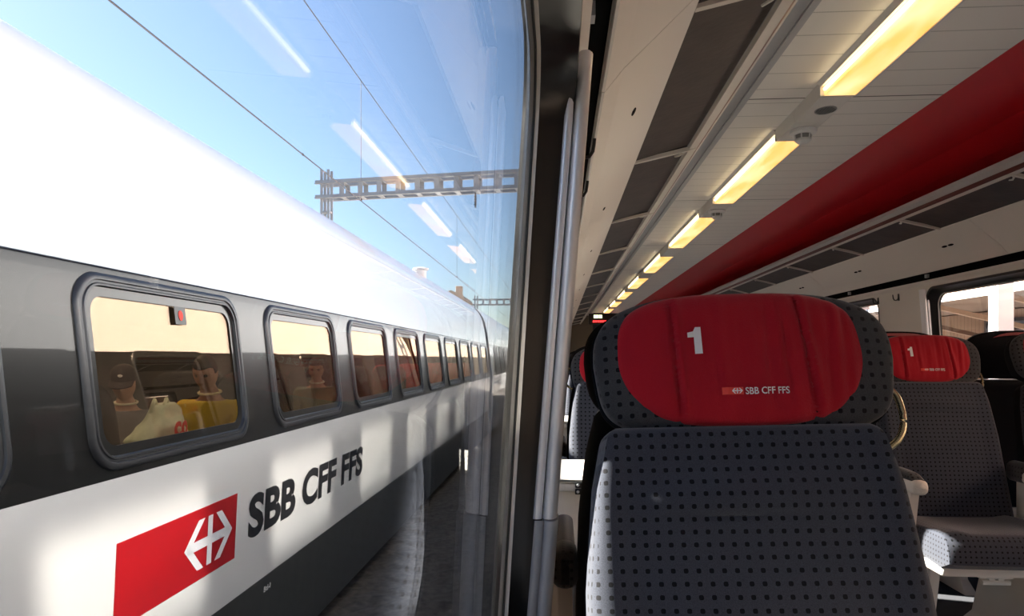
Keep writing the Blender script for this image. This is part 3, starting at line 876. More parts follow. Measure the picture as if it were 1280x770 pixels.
mb = MB(); mb.tube([(ox(H(1.12))+.004, y, H(1.12)) for y in (OYa, OYb)], .006, 8); rel(mb).build('gutter', m_upper_paint, coach, True)
mb = MB(); mb.extrude_y([(ox(H(.388))+.002, H(.385)), (ox(H(.388))+.006, H(.388)), (ox(H(.388))+.002, H(.393))], OYa, OYb); rel(mb).build('band_moulding', m_dark_alu, coach)
# inner lining: floor, far wall, ceiling
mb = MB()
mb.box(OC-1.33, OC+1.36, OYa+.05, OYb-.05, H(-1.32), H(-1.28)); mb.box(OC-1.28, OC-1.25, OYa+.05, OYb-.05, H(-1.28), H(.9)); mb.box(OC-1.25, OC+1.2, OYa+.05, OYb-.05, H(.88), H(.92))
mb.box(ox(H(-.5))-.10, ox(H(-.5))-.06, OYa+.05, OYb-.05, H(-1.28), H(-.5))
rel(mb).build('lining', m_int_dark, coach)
mb = MB(); mb.box(OC+.15, OC+.35, OYa+.3, OYb-.3, H(.86), H(.879)); rel(mb).build('ceiling_light', emit('coach_light', (1, .80, .55), 2.2), coach)  # unseen glowing strip, added to brighten the passengers behind the glass
for i, (a, b) in enumerate(ow):
    fr = MB(); k = 8
    def ring(ins, dx, r):
        return [(ox(p[2])+dx, p[0], p[2]) for p in rrect(a+ins, b-ins, H(-.465)+ins, H(.36)-ins, r, k)]
    fr.loft([ring(-.004, -.002, .152), ring(0, .012, .15), ring(.012, .018, .14), ring(.026, .016, .13), ring(.030, .008, .125), ring(.040, .008, .118), ring(.044, .014, .114), ring(.052, .014, .108), ring(.058, -.004, .104), ring(.060, -.02, .10)])
    f = rel(fr).build('window_frame', m_dark_alu, coach, True, 50)
    fr = MB(); fr.loft([ring(.056, -.006, .10), ring(.056, -.001, .10), ring(.098, -.001, .075), ring(.098, -.006, .075)]); rel(fr).build('inner_border', mat_border if 'mat_border' in globals() else m_band_paint, f, True, 50)
    g = MB(); g.loft([ring(.055, -.008, .10), ring(.055, -.013, .10)], 0, True, True); rel(g).build('pane', m_glass_far, f)
    if i == 4:
        s_ = MB(); xx = ox(H(.20))+.002
        yc = a+.76; x1_ = ox(H(.262))+.003; x0_ = ox(H(.172))+.003
        s_.loft([[(x0_, yc-.05, H(.172)), (x0_, yc+.05, H(.172)), (x1_, yc+.05, H(.262)), (x1_, yc-.05, H(.262))], [(x0_+.004, yc-.05, H(.172)), (x0_+.004, yc+.05, H(.172)), (x1_+.004, yc+.05, H(.262)), (x1_+.004, yc-.05, H(.262))]], 0, True, True)
        st = rel(s_).build('sticker', m_black, f)
        s_ = MB(); xm = ox(H(.217))+.0085
        s_.loft([[(xm+e-.117*.026*math.sin(q), yc+.020*math.cos(q), H(.217)+.026*math.sin(q)) for q in [2*PI*k/20 for k in range(20)]] for e in (-.001, .001)], 0, True, True); rel(s_).build('red_dot', m_print_red, st)
# logo and lettering on the lower side
TX = lambda y, z, e: (ox(z)+e, y, z)
mb = MB(); ya, yb, za, zb2 = 2.75, 3.83, H(-1.155), H(-.78)
mb.loft([[TX(ya, za, .0005), TX(yb, za, .0005), TX(yb, zb2, .0005), TX(ya, zb2, .0005)], [TX(ya, za, .003), TX(yb, za, .003), TX(yb, zb2, .003), TX(ya, zb2, .003)]], 0, True, True)
lg = rel(mb).build('logo_panel', m_logo_red, coach); lg['label'] = 'red rectangle with white double arrow'
mb = MB(); vs, fs = emblem(.50, .262); mb.add([TX(3.53+v[0], H(-.968)+v[1], .0045) for v in vs], fs); rel(mb).build('emblem', m_logo_white, lg)
mb = MB(); vs, fs = fontmesh('SBB CFF FFS', 2.40, .272, 0, .04); mb.add([TX(3.99+v[0], H(-1.10)+v[1], .003) for v in vs], fs)
le = rel(mb).build('lettering', m_black_letter, coach); le['label'] = 'large black letters'
mb = MB(); vs, fs = fontmesh('Btl-l', .10, .035, 0, .02); mb.add([TX(4.25+v[0], H(-1.50)+v[1], .008) for v in vs], fs); rel(mb).build('small_marking', m_print, coach)
# roof vent
mb = MB(); mb.loft([[(-2.44+r*math.cos(q), 12.0+r*math.sin(q), z) for q in [2*PI*k/16 for k in range(16)]] for r, z in ((.10, H(1.42)), (.10, H(1.56)), (.14, H(1.57)), (.14, H(1.60)), (.05, H(1.62)))], 0, True, True); rel(mb).build('roof_vent', m_roof_grey, coach, True, 30)
tag(coach, 'white and dark grey railway coach on the next track with SBB CFF FFS lettering', 'train coach')
# bellows and a second coach behind it
mb = MB()
for k in range(7):
    y = OYb+.02+k*.09; s = 1.0 if k % 2 else .94
    pts = [(OC+hw_*.86*s, y, H(h*.86)) for h, hw_ in OPROF if h > -1.4]; pts += [(2*OC-p[0], p[1], p[2]) for p in reversed(pts)]
    if k == 0: RR = []
    RR.append(pts)
mb.loft(RR, 0, True, True); o = mb.build('gangway_bellows', m_rubber, None, True, 20); tag(o, 'black folded gangway bellows between the two coaches of the next train', 'gangway')
c2 = empty('passenger_coach', (OC, OYb+.62, C-2.3)); CI = Matrix.Translation(-Vector(c2.location))
mb = MB(); ya, yb = OYb+.62, OYb+25
for sg in (1, -1):
    mb.extrude_y([(OC+sg*hw_, H(h)) for h, hw_ in OPROF if h >= .4], ya, yb, 0); mb.extrude_y([(OC+sg*hw_, H(h)) for h, hw_ in OPROF if -.5 <= h <= .4], ya, yb, 1); mb.extrude_y([(OC+sg*hw_, H(h)) for h, hw_ in OPROF if h <= -.5], ya, yb, 2)
pts = [(OC+hw_, ya, H(h)) for h, hw_ in OPROF] + [(OC-hw_, ya, H(h)) for h, hw_ in reversed(OPROF)]; mb.add(pts, [tuple(range(len(pts)))], 1)
rel(mb).build('body_shell', [m_upper_paint, m_band_paint, m_white_paint], c2, True, 20)
for k in range(12):
    a = ya+1.2+OP*k; fr = MB()
    fr.loft([[(ox(p[2])+e, p[0], p[2]) for p in rrect(a, a+OWW, H(-.465), H(.36), .15, 5)] for e in (.002, .012)], 0, True, True); rel(fr).build('window', m_rubber, c2)
tag(c2, 'second coach of the next train, far behind the first', 'train coach')

c3 = empty('passenger_coach', (MID, Y1+.5, C-2.3)); CI = Matrix.Translation(-Vector(c3.location))
mb = MB(); ya, yb = Y1+.5, Y1+45
for sg in (1, -1):
    mb.extrude_y([(MID+sg*hw_, H(h)) for h, hw_ in ((.5, 1.3875), (.8, 1.335), (1.0, 1.28), (1.17, 1.2), (1.38, 1.0), (1.55, .72), (1.68, 0))], ya, yb, 0); mb.extrude_y([(MID+sg*1.4545, H(-.58)), (MID+sg*1.3875, H(.5))], ya, yb, 1); mb.extrude_y([(MID+sg*1.37, H(-2.05)), (MID+sg*1.42, H(-1.4)), (MID+sg*1.4545, H(-.58))], ya, yb, 2)
rel(mb).build('body_shell', [m_upper_paint, m_band_paint, m_white_paint], c3)
mb = MB(); mb.box(MID-1.35, MID+1.35, ya, ya+.05, H(-2.0), H(1.2)); rel(mb).build('end_panel', m_band_paint, c3)
tag(c3, 'following coach of the near train, beyond the end wall with the door', 'train coach')

# seats inside the other train
FZ = H(-1.28)
def other_seat(mat_, name='coach_bench'):
    root = empty(name, (0, 0, FZ))
    mb = MB(); mb.box(-.5, .5, -.50, .0, .30, .40, 0, .045); mb.build('seat', mat_, root, True, 40)
    for sx in (-.26, .26):
        mb = pillow([(sx+x, .78+z) for x, z in superell(.24, .40, 5, 40)], .05, .07, 4, 4, 8, sx, .78); mb.v = [(x, y+.03+(z-.4)*.16, z) for x, y, z in mb.v]
        mb.build('backrest', mat_, root, True, 60)
    mb = MB(); mb.box(-.45, .45, -.40, -.06, .0, .30, 0, .02); mb.build('base', m_grey_side, root, True, 40)
    return root
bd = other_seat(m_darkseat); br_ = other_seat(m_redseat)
GX = 'benches inside the other coach'
def put(o, y, away, label):
    o.location = (-2.58, y, FZ); o.rotation_euler.z = PI if away else 0; tag(o, label, 'bench', GX)
put(bd, 4.84, False, 'dark bench behind the man in the yellow shirt')
put(copy_tree(bd), 3.20, True, 'dark bench in the first window of the other coach, behind the child')
put(copy_tree(bd), 7.45, False, 'dark bench behind the passenger in the second window')
put(copy_tree(bd), 5.35, True, 'dark bench opposite the passenger in the second window')
put(copy_tree(bd), 9.1, False, 'dark bench seen in the third window of the other coach')
put(br_, 11.0, False, 'red bench seen in the fifth window of the other coach')
for y, l in ((12.7, 'red bench in the sixth window of the other coach'), (14.4, 'red bench in the seventh window of the other coach'), (16.2, 'red bench in the last window of the other coach')):
    put(copy_tree(br_), y, False, l)

# ------------------------------------------------------------------ people
def skin_mesh(edges, radii, verts, vox=.009, extra=None, sub=1):
    me = bpy.data.meshes.new('s'); me.from_pydata(verts, edges, []); o = bpy.data.objects.new('s', me); COL.objects.link(o)
    md = o.modifiers.new('skin', 'SKIN'); md.branch_smoothing = .5
    for i, r in enumerate(radii):
        sv = me.skin_vertices[0].data[i]; sv.radius = (r, r); sv.use_root = (i == 0)
    sb = o.modifiers.new('sub', 'SUBSURF'); sb.levels = sub; sb.render_levels = sub
    bpy.context.view_layer.update()
    m2 = bpy.data.meshes.new_from_object(o.evaluated_get(bpy.context.evaluated_depsgraph_get()))
    vs = [tuple(v.co) for v in m2.vertices]; fs = [tuple(p.vertices) for p in m2.polygons]
    bpy.data.objects.remove(o); bpy.data.meshes.remove(m2)
    if extra:
        b0 = len(vs); vs += extra[0]; fs += [tuple(b0+i for i in f) for f in extra[1]]
    if vox:
        me = bpy.data.meshes.new('s'); me.from_pydata(vs, [], fs); o = bpy.data.objects.new('s', me); COL.objects.link(o)
        rm = o.modifiers.new('r', 'REMESH'); rm.mode = 'VOXEL'; rm.voxel_size = vox
        bpy.context.view_layer.update()
        m2 = bpy.data.meshes.new_from_object(o.evaluated_get(bpy.context.evaluated_depsgraph_get()))
        vs = [tuple(v.co) for v in m2.vertices]; fs = [tuple(p.vertices) for p in m2.polygons]
        bpy.data.objects.remove(o); bpy.data.meshes.remove(m2)
    mb = MB(); mb.add(vs, fs); return mb
def head_geo(center, s, pitch):
    """head facing -Y, pitched down by pitch"""
    nu, nv = 40, 32; V = []; Fc = []
    g = lambda a, b, wa, wb: math.exp(-(a/wa)**2-(b/wb)**2)
    R = Matrix.Translation(center) @ Matrix.Rotation(pitch, 4, 'X')
    for j in range(nv+1):
        t = min(max(PI*j/nv, .03), PI-.03)
        for i in range(nu):
            p = 2*PI*i/nu
            x, y, z = math.sin(t)*math.sin(p), -math.sin(t)*math.cos(p), math.cos(t)
            wx = .074*(1-.16*max(0, -z)**1.5); X_ = x*wx; Y_ = y*(.096 if y > 0 else .088*(1-.10*max(0, -z))); Z_ = z*.116
            if y < 0:
                Y_ -= .024*g(X_, Z_+.012, .012, .020) + .012*g(X_, Z_-.008, .008, .025)      # nose
                Y_ -= .008*g(X_, Z_-.034, .045, .010)                                        # brow
                Y_ += .012*(g(X_-.030, Z_-.016, .014, .012)+g(X_+.030, Z_-.016, .014, .012)) # eyes
                Y_ -= .008*g(X_, Z_+.048, .020, .006) + .006*g(X_, Z_+.060, .018, .006)      # lips
                Y_ -= .014*g(X_, Z_+.092, .022, .016)                                        # chin
            V.append(tuple(R @ (Vector((X_, Y_, Z_))*s)))
    for j in range(nv):
        for i in range(nu):
            k = (i+1) % nu; Fc.append((j*nu+i, j*nu+k, (j+1)*nu+k, (j+1)*nu+i))
    Fc.append(tuple(reversed(range(nu)))); Fc.append(tuple(nv*nu+i for i in range(nu)))
    for sx in (-1, 1):  # ears
        e = MB(); e.sphere((0, 0, 0), (.007, .015, .025), 12, 8)
        b0 = len(V); V += [tuple(R @ (Vector((sx*.070+p[0], .014+p[1], -.004+p[2]))*s)) for p in e.v]; Fc += [tuple(b0+i for i in f) for f in e.f]
    return V, Fc, R
def person(loc, rz, s, pitch, lean, shirt, hair, label, cap=None, skin=(.42, .22, .15), collar=None, lap=.12):
    root = empty('person', loc, rz)
    msk = mat('skin', skin, .55, bump=.1, bscale=80); msh = mat('shirt', shirt, .9, bump=.3, bscale=120); mtr = mat('trousers', (.03, .035, .05), .9); mha = mat('hair', hair, .7, bump=.6, bscale=200)
    a = lean
    def up(y, z):  # torso lean forward about the hips
        dz = z-.50; return (y - math.sin(a)*dz, .50+math.cos(a)*dz)
    V, E, Rd = [], [], []
    def v(p, r, parent=None):
        V.append(tuple(c*s for c in p)); Rd.append(r*s)
        if parent is not None: E.append((parent, len(V)-1))
        return len(V)-1
    pel = v((0, 0, .50), .13)
    y, z = up(0, .66); wa = v((0, y, z), .125, pel)
    y, z = up(0, .86); ch = v((0, y, z), .15, wa)
    y, z = up(0, .96); nb = v((0, y, z), .085, ch)
    y, z = up(0, 1.03); nk = v((0, y-.005, z), .062, nb)
    hy, hz = up(0, 1.10); hy -= .03+.05*pitch; hdj = v((0, hy, hz-.02), .056, nk)
    hands = []
    tors = len(V)
    for sx in (-1, 1):
        y, z = up(0, .93); sh = v((sx*.18, y, z), .072, ch)
        y2, z2 = up(.0, .70); el = v((sx*.24, y2-.06, z2), .045, sh)
        wr_ = v((sx*lap, y2-.30, .66), .028, el); pm = v((sx*(lap-.02), y2-.36, .655), .032, wr_)
        hands.append((sx, y2-.36, pm))
        for fi in range(4):
            off = (-.024+.016*fi); ln = (.85, 1, .95, .75)[fi]
            k1 = v((sx*(lap-.02)+off, y2-.36-.045*ln, .650), .009, pm); k2 = v((sx*(lap-.02)+off, y2-.36-.068*ln, .630), .0085, k1); v((sx*(lap-.02)+off, y2-.36-.070*ln, .608), .0075, k2)
        t1 = v((sx*(lap-.02)-sx*.034, y2-.36-.01, .648), .011, pm); v((sx*(lap-.02)-sx*.045, y2-.36-.04, .636), .009, t1)
        hp = v((sx*.09, -.03, .50), .095, pel); kn = v((sx*.12, -.46, .52), .062, hp); an = v((sx*.12, -.46, .08), .042, kn); v((sx*.12, -.58, .04), .036, an)
    hc = Vector((0, hy-.01, hz+.05))*s
    hv, hf, R = head_geo(hc, s, pitch)
    mb = skin_mesh(E, Rd, V, .008, (hv, hf)); mb.build('body', msk, root, True, 80)
    # shirt: torso and sleeves, slightly larger
    def sub(idx, grow, name, m, extra_pts=None):
        mp = {}; vv = []; rr = []; ee = []
        for i in idx: mp[i] = len(vv); vv.append(V[i]); rr.append(Rd[i]+grow*s)
        for a_, b_ in E:
            if a_ in mp and b_ in mp: ee.append((mp[a_], mp[b_]))
        o = skin_mesh(ee, rr, vv, .010).build(name, m, root, True, 80); return o
    arm = []
    n_arm = 4+4*3+2
    base = tors
    for q in range(2):
        arm += [base+q*(n_arm+4)+0, base+q*(n_arm+4)+1, base+q*(n_arm+4)+2]
    sub([0, 1, 2, 3]+arm, .012, 'shirt', msh)
    legs = []
    for q in range(2):
        l0 = base+q*(n_arm+4)+n_arm; legs += [l0, l0+1, l0+2]
    sub([0]+legs, .014, 'trousers', mtr)
    if collar:
        y, z = up(0, 1.02); mb = MB(); mb.tube([((.070*math.cos(q))*s, (y+.066*math.sin(q))*s, (z+.012*math.sin(q))*s) for q in [2*PI*k/20 for k in range(20)]], .008*s, 8, closed=True); mb.build('collar', mat('collar', collar, .8), root, True)
    if cap:
        mb = MB(); rings_ = []
        for t_, rr_ in ((0, .092), (.02, .095), (.05, .092), (.075, .078), (.095, .050), (.103, .01)):
            rings_.append([tuple(R @ (Vector((rr_*.86*math.cos(q), .004+rr_*1.04*math.sin(q), .030+t_))*s)) for q in [2*PI*k/28 for k in range(28)]])
        mb.loft(rings_, 0, False, True); cp = mb.build('cap', mat('cap_cloth', cap, .9), root, True, 60)
        mb = MB(); rings_ = []
        for dz in (0, .005):
            for f_, out_ in ((0, .085), (1, .165)):
                pass
        A = [tuple(R @ (Vector((.078*math.sin(q), -.010-.085*math.cos(q), .034))*s)) for q in [(-1+2*k/12)*1.25 for k in range(13)]]
        B = [tuple(R @ (Vector((.076*math.sin(q), -.010-.165*math.cos(q*.75), .018))*s)) for q in [(-1+2*k/12)*1.25 for k in range(13)]]
        A2 = [(p[0], p[1], p[2]+.005) for p in A]; B2 = [(p[0], p[1], p[2]+.005) for p in B]
        mb.loft([A, B, B2, A2, A], 0, False, False, False); mb.build('visor', mat('visor_cloth', cap, .9), cp, True, 40)
        mb = MB(); mb.sphere((0, 0, 0), (.016, .004, .010), 10, 6); mb.v = [tuple(R @ (Vector((p[0], -.093+p[1], .085+p[2]))*s)) for p in mb.v]; mb.build('badge', m_print, cp)
        mb = MB(); mb.sphere((0, 0, 0), (.079, .088, .085), 24, 14); mb.v = [tuple(R @ (Vector((p[0], .022+p[1], .0+p[2]))*s)) for p in mb.v]; mb.build('hair', mha, root, True)
    else:
        mb = MB(); nu, nv = 32, 20; rings_ = []
        for j in range(nv+1):
            t_ = .03+(PI*.62)*j/nv; r = []
            for i in range(nu):
                p = 2*PI*i/nu; x, yy, z_ = math.sin(t_)*math.sin(p), -math.sin(t_)*math.cos(p), math.cos(t_)
                k = 1.075 if not (yy < -.35 and z_ < .52) else .93
                if z_ < 0 and yy < .25: k = .93
                r.append(tuple(R @ (Vector((x*.074*k, yy*.094*k+.002, z_*.116*k+.002))*s)))
            rings_.append(r)
        mb.loft(rings_, 0, True, True); mb.build('hair', mha, root, True)
    for sx in (-1, 1):
        mb = MB(); mb.sphere((0, 0, 0), .009, 12, 8); mb.v = [tuple(R @ (Vector((sx*.028+p[0], -.064+p[1], .016+p[2]))*s)) for p in mb.v]; mb.build('eye', m_black, root, True)
    return tag(root, label, 'person')
person((-2.40, 4.60, FZ+.0), .10, 1.03, .42, .10, (.62, .46, .05), (.05, .035, .03), 'man in a yellow shirt looking down inside the first coach window', collar=(.7, .6, .35))
person((-2.50, 3.80, FZ+.17), math.radians(22), .84, .28, .05, (.20, .19, .21), (.03, .02, .015), 'child in a dark cap sitting in the first coach window', collar=(.6, .55, .42), cap=(.035, .018, .018), skin=(.44, .25, .18))
person((-2.52, 7.0, FZ+.0), math.radians(14), 1.02, .25, .12, (.10, .12, .09), (.04, .03, .03), 'passenger in a dark jacket with pale collar in the second coach window', collar=(.65, .6, .5))

# plastic shopping bag on the man's lap
bagc = Vector((-2.13, 3.52, FZ+.61))
root = empty('shopping_bag', tuple(bagc))
mb = MB(); N = 48; rings_ = []
for j in range(29):
    t_ = j/28; zz = .0+.42*t_
    wdt = interp([(0, .12), (.06, .19), (.3, .225), (.6, .20), (.8, .13), (.92, .10), (1, .07)], t_); dp = interp([(0, .07), (.1, .12), (.5, .13), (.8, .08), (1, .03)], t_)
    r = []
    for i in range(N):
        q = 2*PI*i/N; p = Vector((math.cos(q)*dp, math.sin(q)*wdt, zz))
        n1 = noise.noise(p*9)*.045 + abs(noise.noise(p*22+Vector((3, 1, 0))))*.022
        r.append((p.x+math.cos(q)*n1, p.y+math.sin(q)*n1+.03*t_*t_, p.z+noise.noise(p*7+Vector((9, 0, 0)))*.03*(1 if 0 < j else 0)))
    rings_.append(r)
mb.loft(rings_, 0, True, True)
mbag = mat('plastic_bag', (.68, .74, .55), .4, var=.35, vscale=7, bump=.8, bscale=25)
bo = mb.build('bag', mbag, root, True, 80)
mb = MB()
for sy in (-.05, .06):
    mb.tube([(0, sy-.035, .38), (.01, sy-.03, .43), (0, sy, .45), (-.01, sy+.03, .43), (0, sy+.035, .38)], [.014, .010, .010, .010, .014], 8)
mb.build('handle', mbag, root, True)
mb = MB(); vs, fs = fontmesh('co', .15, .085, 0, .04); mb.add([(.168-.25*max(0, v[0]-.09), v[0]-.150, v[1]+.26) for v in vs], fs); mb.build('red_letters', m_print_red, root)
tag(root, 'crumpled pale green and white plastic bag with red letters in the coach window', 'bag')

# added area lights imitating sun reflected by our panes onto the next train
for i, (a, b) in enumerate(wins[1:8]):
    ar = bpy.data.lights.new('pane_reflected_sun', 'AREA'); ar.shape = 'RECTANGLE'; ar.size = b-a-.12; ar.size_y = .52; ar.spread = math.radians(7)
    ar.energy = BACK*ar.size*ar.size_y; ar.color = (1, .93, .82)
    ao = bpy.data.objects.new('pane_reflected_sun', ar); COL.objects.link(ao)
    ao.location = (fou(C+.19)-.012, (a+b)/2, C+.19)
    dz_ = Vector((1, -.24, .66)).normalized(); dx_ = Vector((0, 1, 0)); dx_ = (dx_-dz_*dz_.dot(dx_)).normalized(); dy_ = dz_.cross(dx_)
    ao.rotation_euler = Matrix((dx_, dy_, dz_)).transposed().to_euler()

# ------------------------------------------------------------------ outside: ground, wires, gantries
RAIL = C-2.26
m_ballast = mat('ballast', (.10, .085, .072), .95, bump=1.0, bscale=18, var=.5, vscale=14)
mb = MB()
gx = [-60, -30, -12, -6, -4.5] + [-4.4+.12*i for i in range(0, 38)] + [.3, 3, 12]
gy = [-20, -6] + [.1+i*.14 for i in range(0, 110)] + [18, 24, 40, 80, 400]
def gz(x, y): return RAIL-.16 + (.045*noise.noise(Vector((x*7, y*7, 0)))+.03*noise.noise(Vector((x*17, y*17, 4))) if -4.5 < x < .2 and 0 < y < 16 else 0)
mb.loft([[(x, y, gz(x, y)) for x in gx] for y in gy], 0, False, False, False)
tag(mb.build('ground', m_ballast), 'dark brown track ballast between the trains', 'ground', kind='structure')
m_rail = mat('rail_steel', (.25, .20, .17), .4, metal=.7)
for x, l in ((OC-.72, 'far rail of the next track under the white coach'), (OC+.72, 'near rail of the next track under the white coach')):
    mb = MB(); mb.extrude_y([(x-.07, RAIL-.15), (x+.07, RAIL-.15), (x+.02, RAIL-.13), (x+.012, RAIL-.04), (x+.036, RAIL-.03), (x+.036, RAIL), (x-.036, RAIL), (x-.036, RAIL-.03), (x-.012, RAIL-.04), (x-.02, RAIL-.13)], -10, 120, 0, True, True)
    tag(mb.build('rail', m_rail), l, 'rail', 'rails of the next track')
WX = OC
def hm(y):  # messenger height
    return H(4.62)+.10*(((y-18.2) % 48)/24-1)**2
root = empty('overhead_line', (WX, 0, H(2.63)))
o_ = Vector(root.location)
mb = MB(); mb.tube([Vector((WX, y, H(2.63)))-o_ for y in (-4, 20, 60, 110)], .0085, 8); mb.build('contact_wire', m_wire, root, True)
mb = MB(); mb.tube([Vector((WX, y, H(4.64)))-o_ for y in (-4, 20, 60, 110)], .0075, 8); mb.build('messenger_wire', m_wire, root, True)
for y in (.4, 11.2, 22.0, 33, 44):
    mb = MB(); mb.tube([Vector((WX, y, H(2.63)))-o_, Vector((WX, y, H(4.64)))-o_], .005, 6); dr = mb.build('dropper', m_wire, root)
    mb = MB(); mb.sphere(Vector((WX, y, H(2.65)))-o_, .022, 8, 6); mb.build('clamp', m_wire, dr)
for y in (8.6, 13.6, 17.2):
    mb = MB(); mb.sphere(Vector((WX, y, H(2.63)))-o_, (.014, .03, .018), 8, 6); mb.build('splice', m_wire, root)
tag(root, 'overhead contact wire and messenger wire above the next track', 'overhead line')
def gantry(A, B, z, mast_top, label):
    A = Vector(A); B = Vector(B); root = empty('catenary_gantry', (A.x, A.y, RAIL)); o_ = Vector((A.x, A.y, RAIL)); Dv = (B-A); Ln = Dv.length; d = Dv.normalized(); nrm = Vector((-d.y, d.x, 0))
    for nm, zz in (('top_chord', z+.20), ('bottom_chord', z-.20)):
        mb = MB()
        for sn in (-.19, .19):
            p, q = A+nrm*sn-d*.25, B+nrm*sn+d*.25
            p.z = q.z = zz
            mb.bar(p-o_, q-o_, .09, .02); 
            p2, q2 = p.copy(), q.copy(); mb.bar(p2-o_+Vector((0, 0, .04)), q2-o_+Vector((0, 0, .04)), .012, .10)
        mb.build(nm, m_steel, root)
    n = int(Ln/.54)
    for k in range(1, n):
        c = A+d*(k*.54)
        mb = MB()
        for sn in (-.19, .19):
            p = c+nrm*sn; mb.bar(Vector((p.x, p.y, z-.2))-o_, Vector((p.x, p.y, z+.2))-o_, .13, .015)
        p, q = c-nrm*.2, c+nrm*.2
        for zz in (z-.2, z+.2):
            p.z = q.z = zz; mb.bar(p-o_, q-o_, .13, .015)
        mb.build('batten', m_steel, root)
    for P_ in (A, B):
        mb = MB()
        for sd in (-.10, .10):
            for sn in (-.1, .1):
                c = P_+d*sd+nrm*sn; mb.bar(Vector((c.x, c.y, RAIL-.3))-o_, Vector((c.x, c.y, mast_top))-o_, .07, .03)
        for zz in range(0, 7): c = Vector((P_.x, P_.y, RAIL+.3+zz*1.0))-o_; mb.bar(c-d*.12, c+d*.12, .22, .05)
        mb.build('mast', m_steel, root)
    for f_ in (.36, .80):
        c = A+d*(Ln*f_); mb = MB(); mb.tube([Vector((c.x, c.y, z-.22))-o_, Vector((c.x, c.y, z-.62))-o_], .02, 8)
        for k in range(4): mb.sphere(Vector((c.x, c.y, z-.32-k*.07))-o_, (.045, .045, .018), 10, 6)
        mb.build('insulator', m_wire, root, True)
    return tag(root, label, 'gantry', 'steel gantries over the tracks')
gantry((-6.40, 18.5, 0), (5.3, 16.9, 0), H(4.60), H(5.2), 'grey steel catenary gantry spanning the tracks in front of the sky')
gantry((-6.40, 53.0, 0), (5.3, 53.0, 0), H(4.35), H(4.9), 'second steel gantry far down the line, just above the coach roof')
# small building beyond the coach
root = empty('trackside_building', (-9.2, 62, RAIL))
m_tan = mat('tan_render', (.50, .42, .34), .9, var=.1)
mb = MB(); mb.box(-1.6, .5, 0, 6, -.2, 7.6); mb.build('walls', m_tan, root)
mb = MB(); mb.extrude_y([(-1.8, 7.6), (.7, 7.6), (.5, 8.0), (-.6, 8.5), (-1.6, 8.1)], -.2, 6.2, 0, True, True); mb.build('roof', m_tan, root)
mb = MB(); mb.box(-.35, .25, 1, 1.7, 8.0, 9.0, 0, .05); mb.build('chimney', m_tan, root)
mb = MB(); mb.box(-.9, -.2, -.03, .02, 5.6, 6.8); mb.build('window', m_black, root)
tag(root, 'small tan building with chimney above the far end of the coach roof', 'building')

# ------------------------------------------------------------------ station on the right
mb = MB(); mb.box(3.1, 60, -15, 90, RAIL-.3, RAIL+.42); tag(mb.build('path', mat('platform_asphalt', (.22, .21, .20), .9, bump=.5, var=.15)), kind='structure')
PZ = RAIL+.42
def wood(name, c1, c2, n=7):
    m, t_, b = nt(name); tc = t_.nodes.new('ShaderNodeTexCoord'); sp = t_.nodes.new('ShaderNodeSeparateXYZ'); t_.links.new(tc.outputs['Object'], sp.inputs[0])
    fr = M(t_, 'FRACT', M(t_, 'MULTIPLY', sp.outputs[1], n)); gap = M(t_, 'LESS_THAN', fr, .09)
    mx = t_.nodes.new('ShaderNodeMix'); mx.data_type = 'RGBA'; t_.links.new(gap, mx.inputs[0]); mx.inputs[6].default_value = (*c1, 1); mx.inputs[7].default_value = (*c2, 1)
    t_.links.new(mx.outputs[2], b.inputs['Base Color']); b.inputs['Roughness'].default_value = .8; return m
m_wall_wood = wood('vertical_boards', (.36, .25, .18), (.16, .10, .07)); m_soffit = wood('soffit_boards', (.22, .16, .13), (.10, .07, .06), 5)
m_fascia = mat('peach_fascia', (.72, .50, .40), .8, var=.05, vscale=2); m_white_edge = mat('white_edge', (.85, .84, .82), .5)
root = empty('station_building', (9.6, 14, PZ)); o_ = Vector((9.6, 14, PZ))
def rb(x0, x1, y0, y1, z0, z1): 
    b_ = MB(); b_.box(x0-o_.x, x1-o_.x, y0-o_.y, y1-o_.y, z0-o_.z, z1-o_.z); return b_
rb(9.6, 14, -10, 60, PZ, H(1.04)).build('board_wall', m_wall_wood, root)
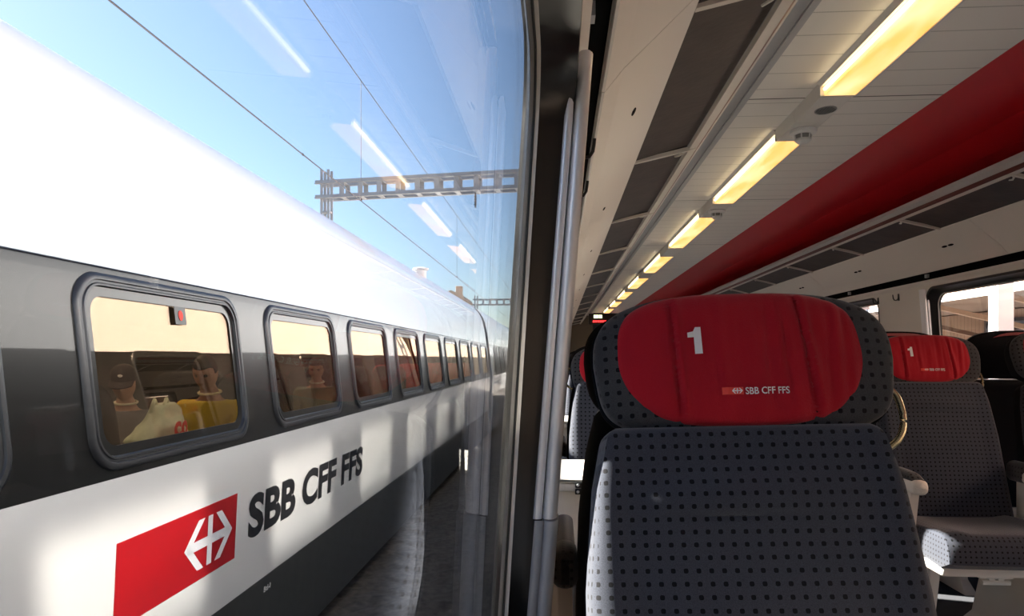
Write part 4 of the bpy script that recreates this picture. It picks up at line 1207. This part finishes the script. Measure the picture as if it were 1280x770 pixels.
rb(9.4, 14, -10, 60, H(1.10), H(4.5)).build('upper_wall', m_fascia, root)
for k in range(12):
    y = 1.4+k*4.4
    b_ = MB(); b_.loft([rrect(y-o_.y, y+1.3-o_.y, H(-.55)-o_.z, H(.86)-o_.z, .02, 2, 0)], 0)
    b_ = rb(9.56, 9.62, y, y+1.45, H(-.55), H(.86)); wn = b_.build('window', m_dark_alu, root)
    rb(9.55, 9.565, y+.08, y+1.37, H(-.47), H(.78)).build('pane', mat('dark_window', (.02, .025, .03), .1), wn)
tag(root, 'wood-boarded station building with dark windows beyond the right window', 'building')
root = empty('platform_canopy', (7.0, 14, PZ)); o_ = Vector((7.0, 14, PZ))
rb(7.0, 9.55, -10, 60, H(1.06), H(1.12)).build('soffit', m_soffit, root)
rb(6.96, 7.02, -10, 60, H(1.03), H(1.10)).build('white_edge', m_white_edge, root)
b_ = MB(); b_.extrude_y([(6.98-o_.x, H(1.10)-o_.z), (7.02-o_.x, H(1.10)-o_.z), (9.5-o_.x, H(2.6)-o_.z), (9.5-o_.x, H(2.66)-o_.z), (6.98-o_.x, H(1.30)-o_.z)], -10-14, 46, 0, True, True); b_.build('roof', m_fascia, root)
for k in range(22):
    y = -4+k*2.2+.4; b_ = MB(); b_.bar(Vector((7.3, y, H(1.05)))-o_, Vector((9.58, y, H(.50)))-o_, .09, .09); b_.build('brace', m_wall_wood, root)
tag(root, 'peach station canopy with white edge and diagonal braces beyond the right window', 'canopy')
root = empty('platform_post', (5.3, 8.57, PZ)); b_ = MB()
o_ = Vector((5.3, 8.57, PZ))
b_.box(-.09, .09, -.09, -.075, 0, 4.4); b_.box(-.09, .09, .075, .09, 0, 4.4); b_.box(-.012, .012, -.076, .076, 0, 4.4); b_.build('shaft', m_white_edge, root)
b_ = MB(); b_.box(-.18, .18, -.18, .18, 0, .04, 0, .01); b_.build('base_plate', m_steel, root)
b_ = MB(); b_.box(-.16, .16, -.6, .6, 4.4, 4.5, 0, .02); b_.build('lamp_head', m_steel, root)
tag(root, 'white steel post standing on the platform outside the right window', 'post')
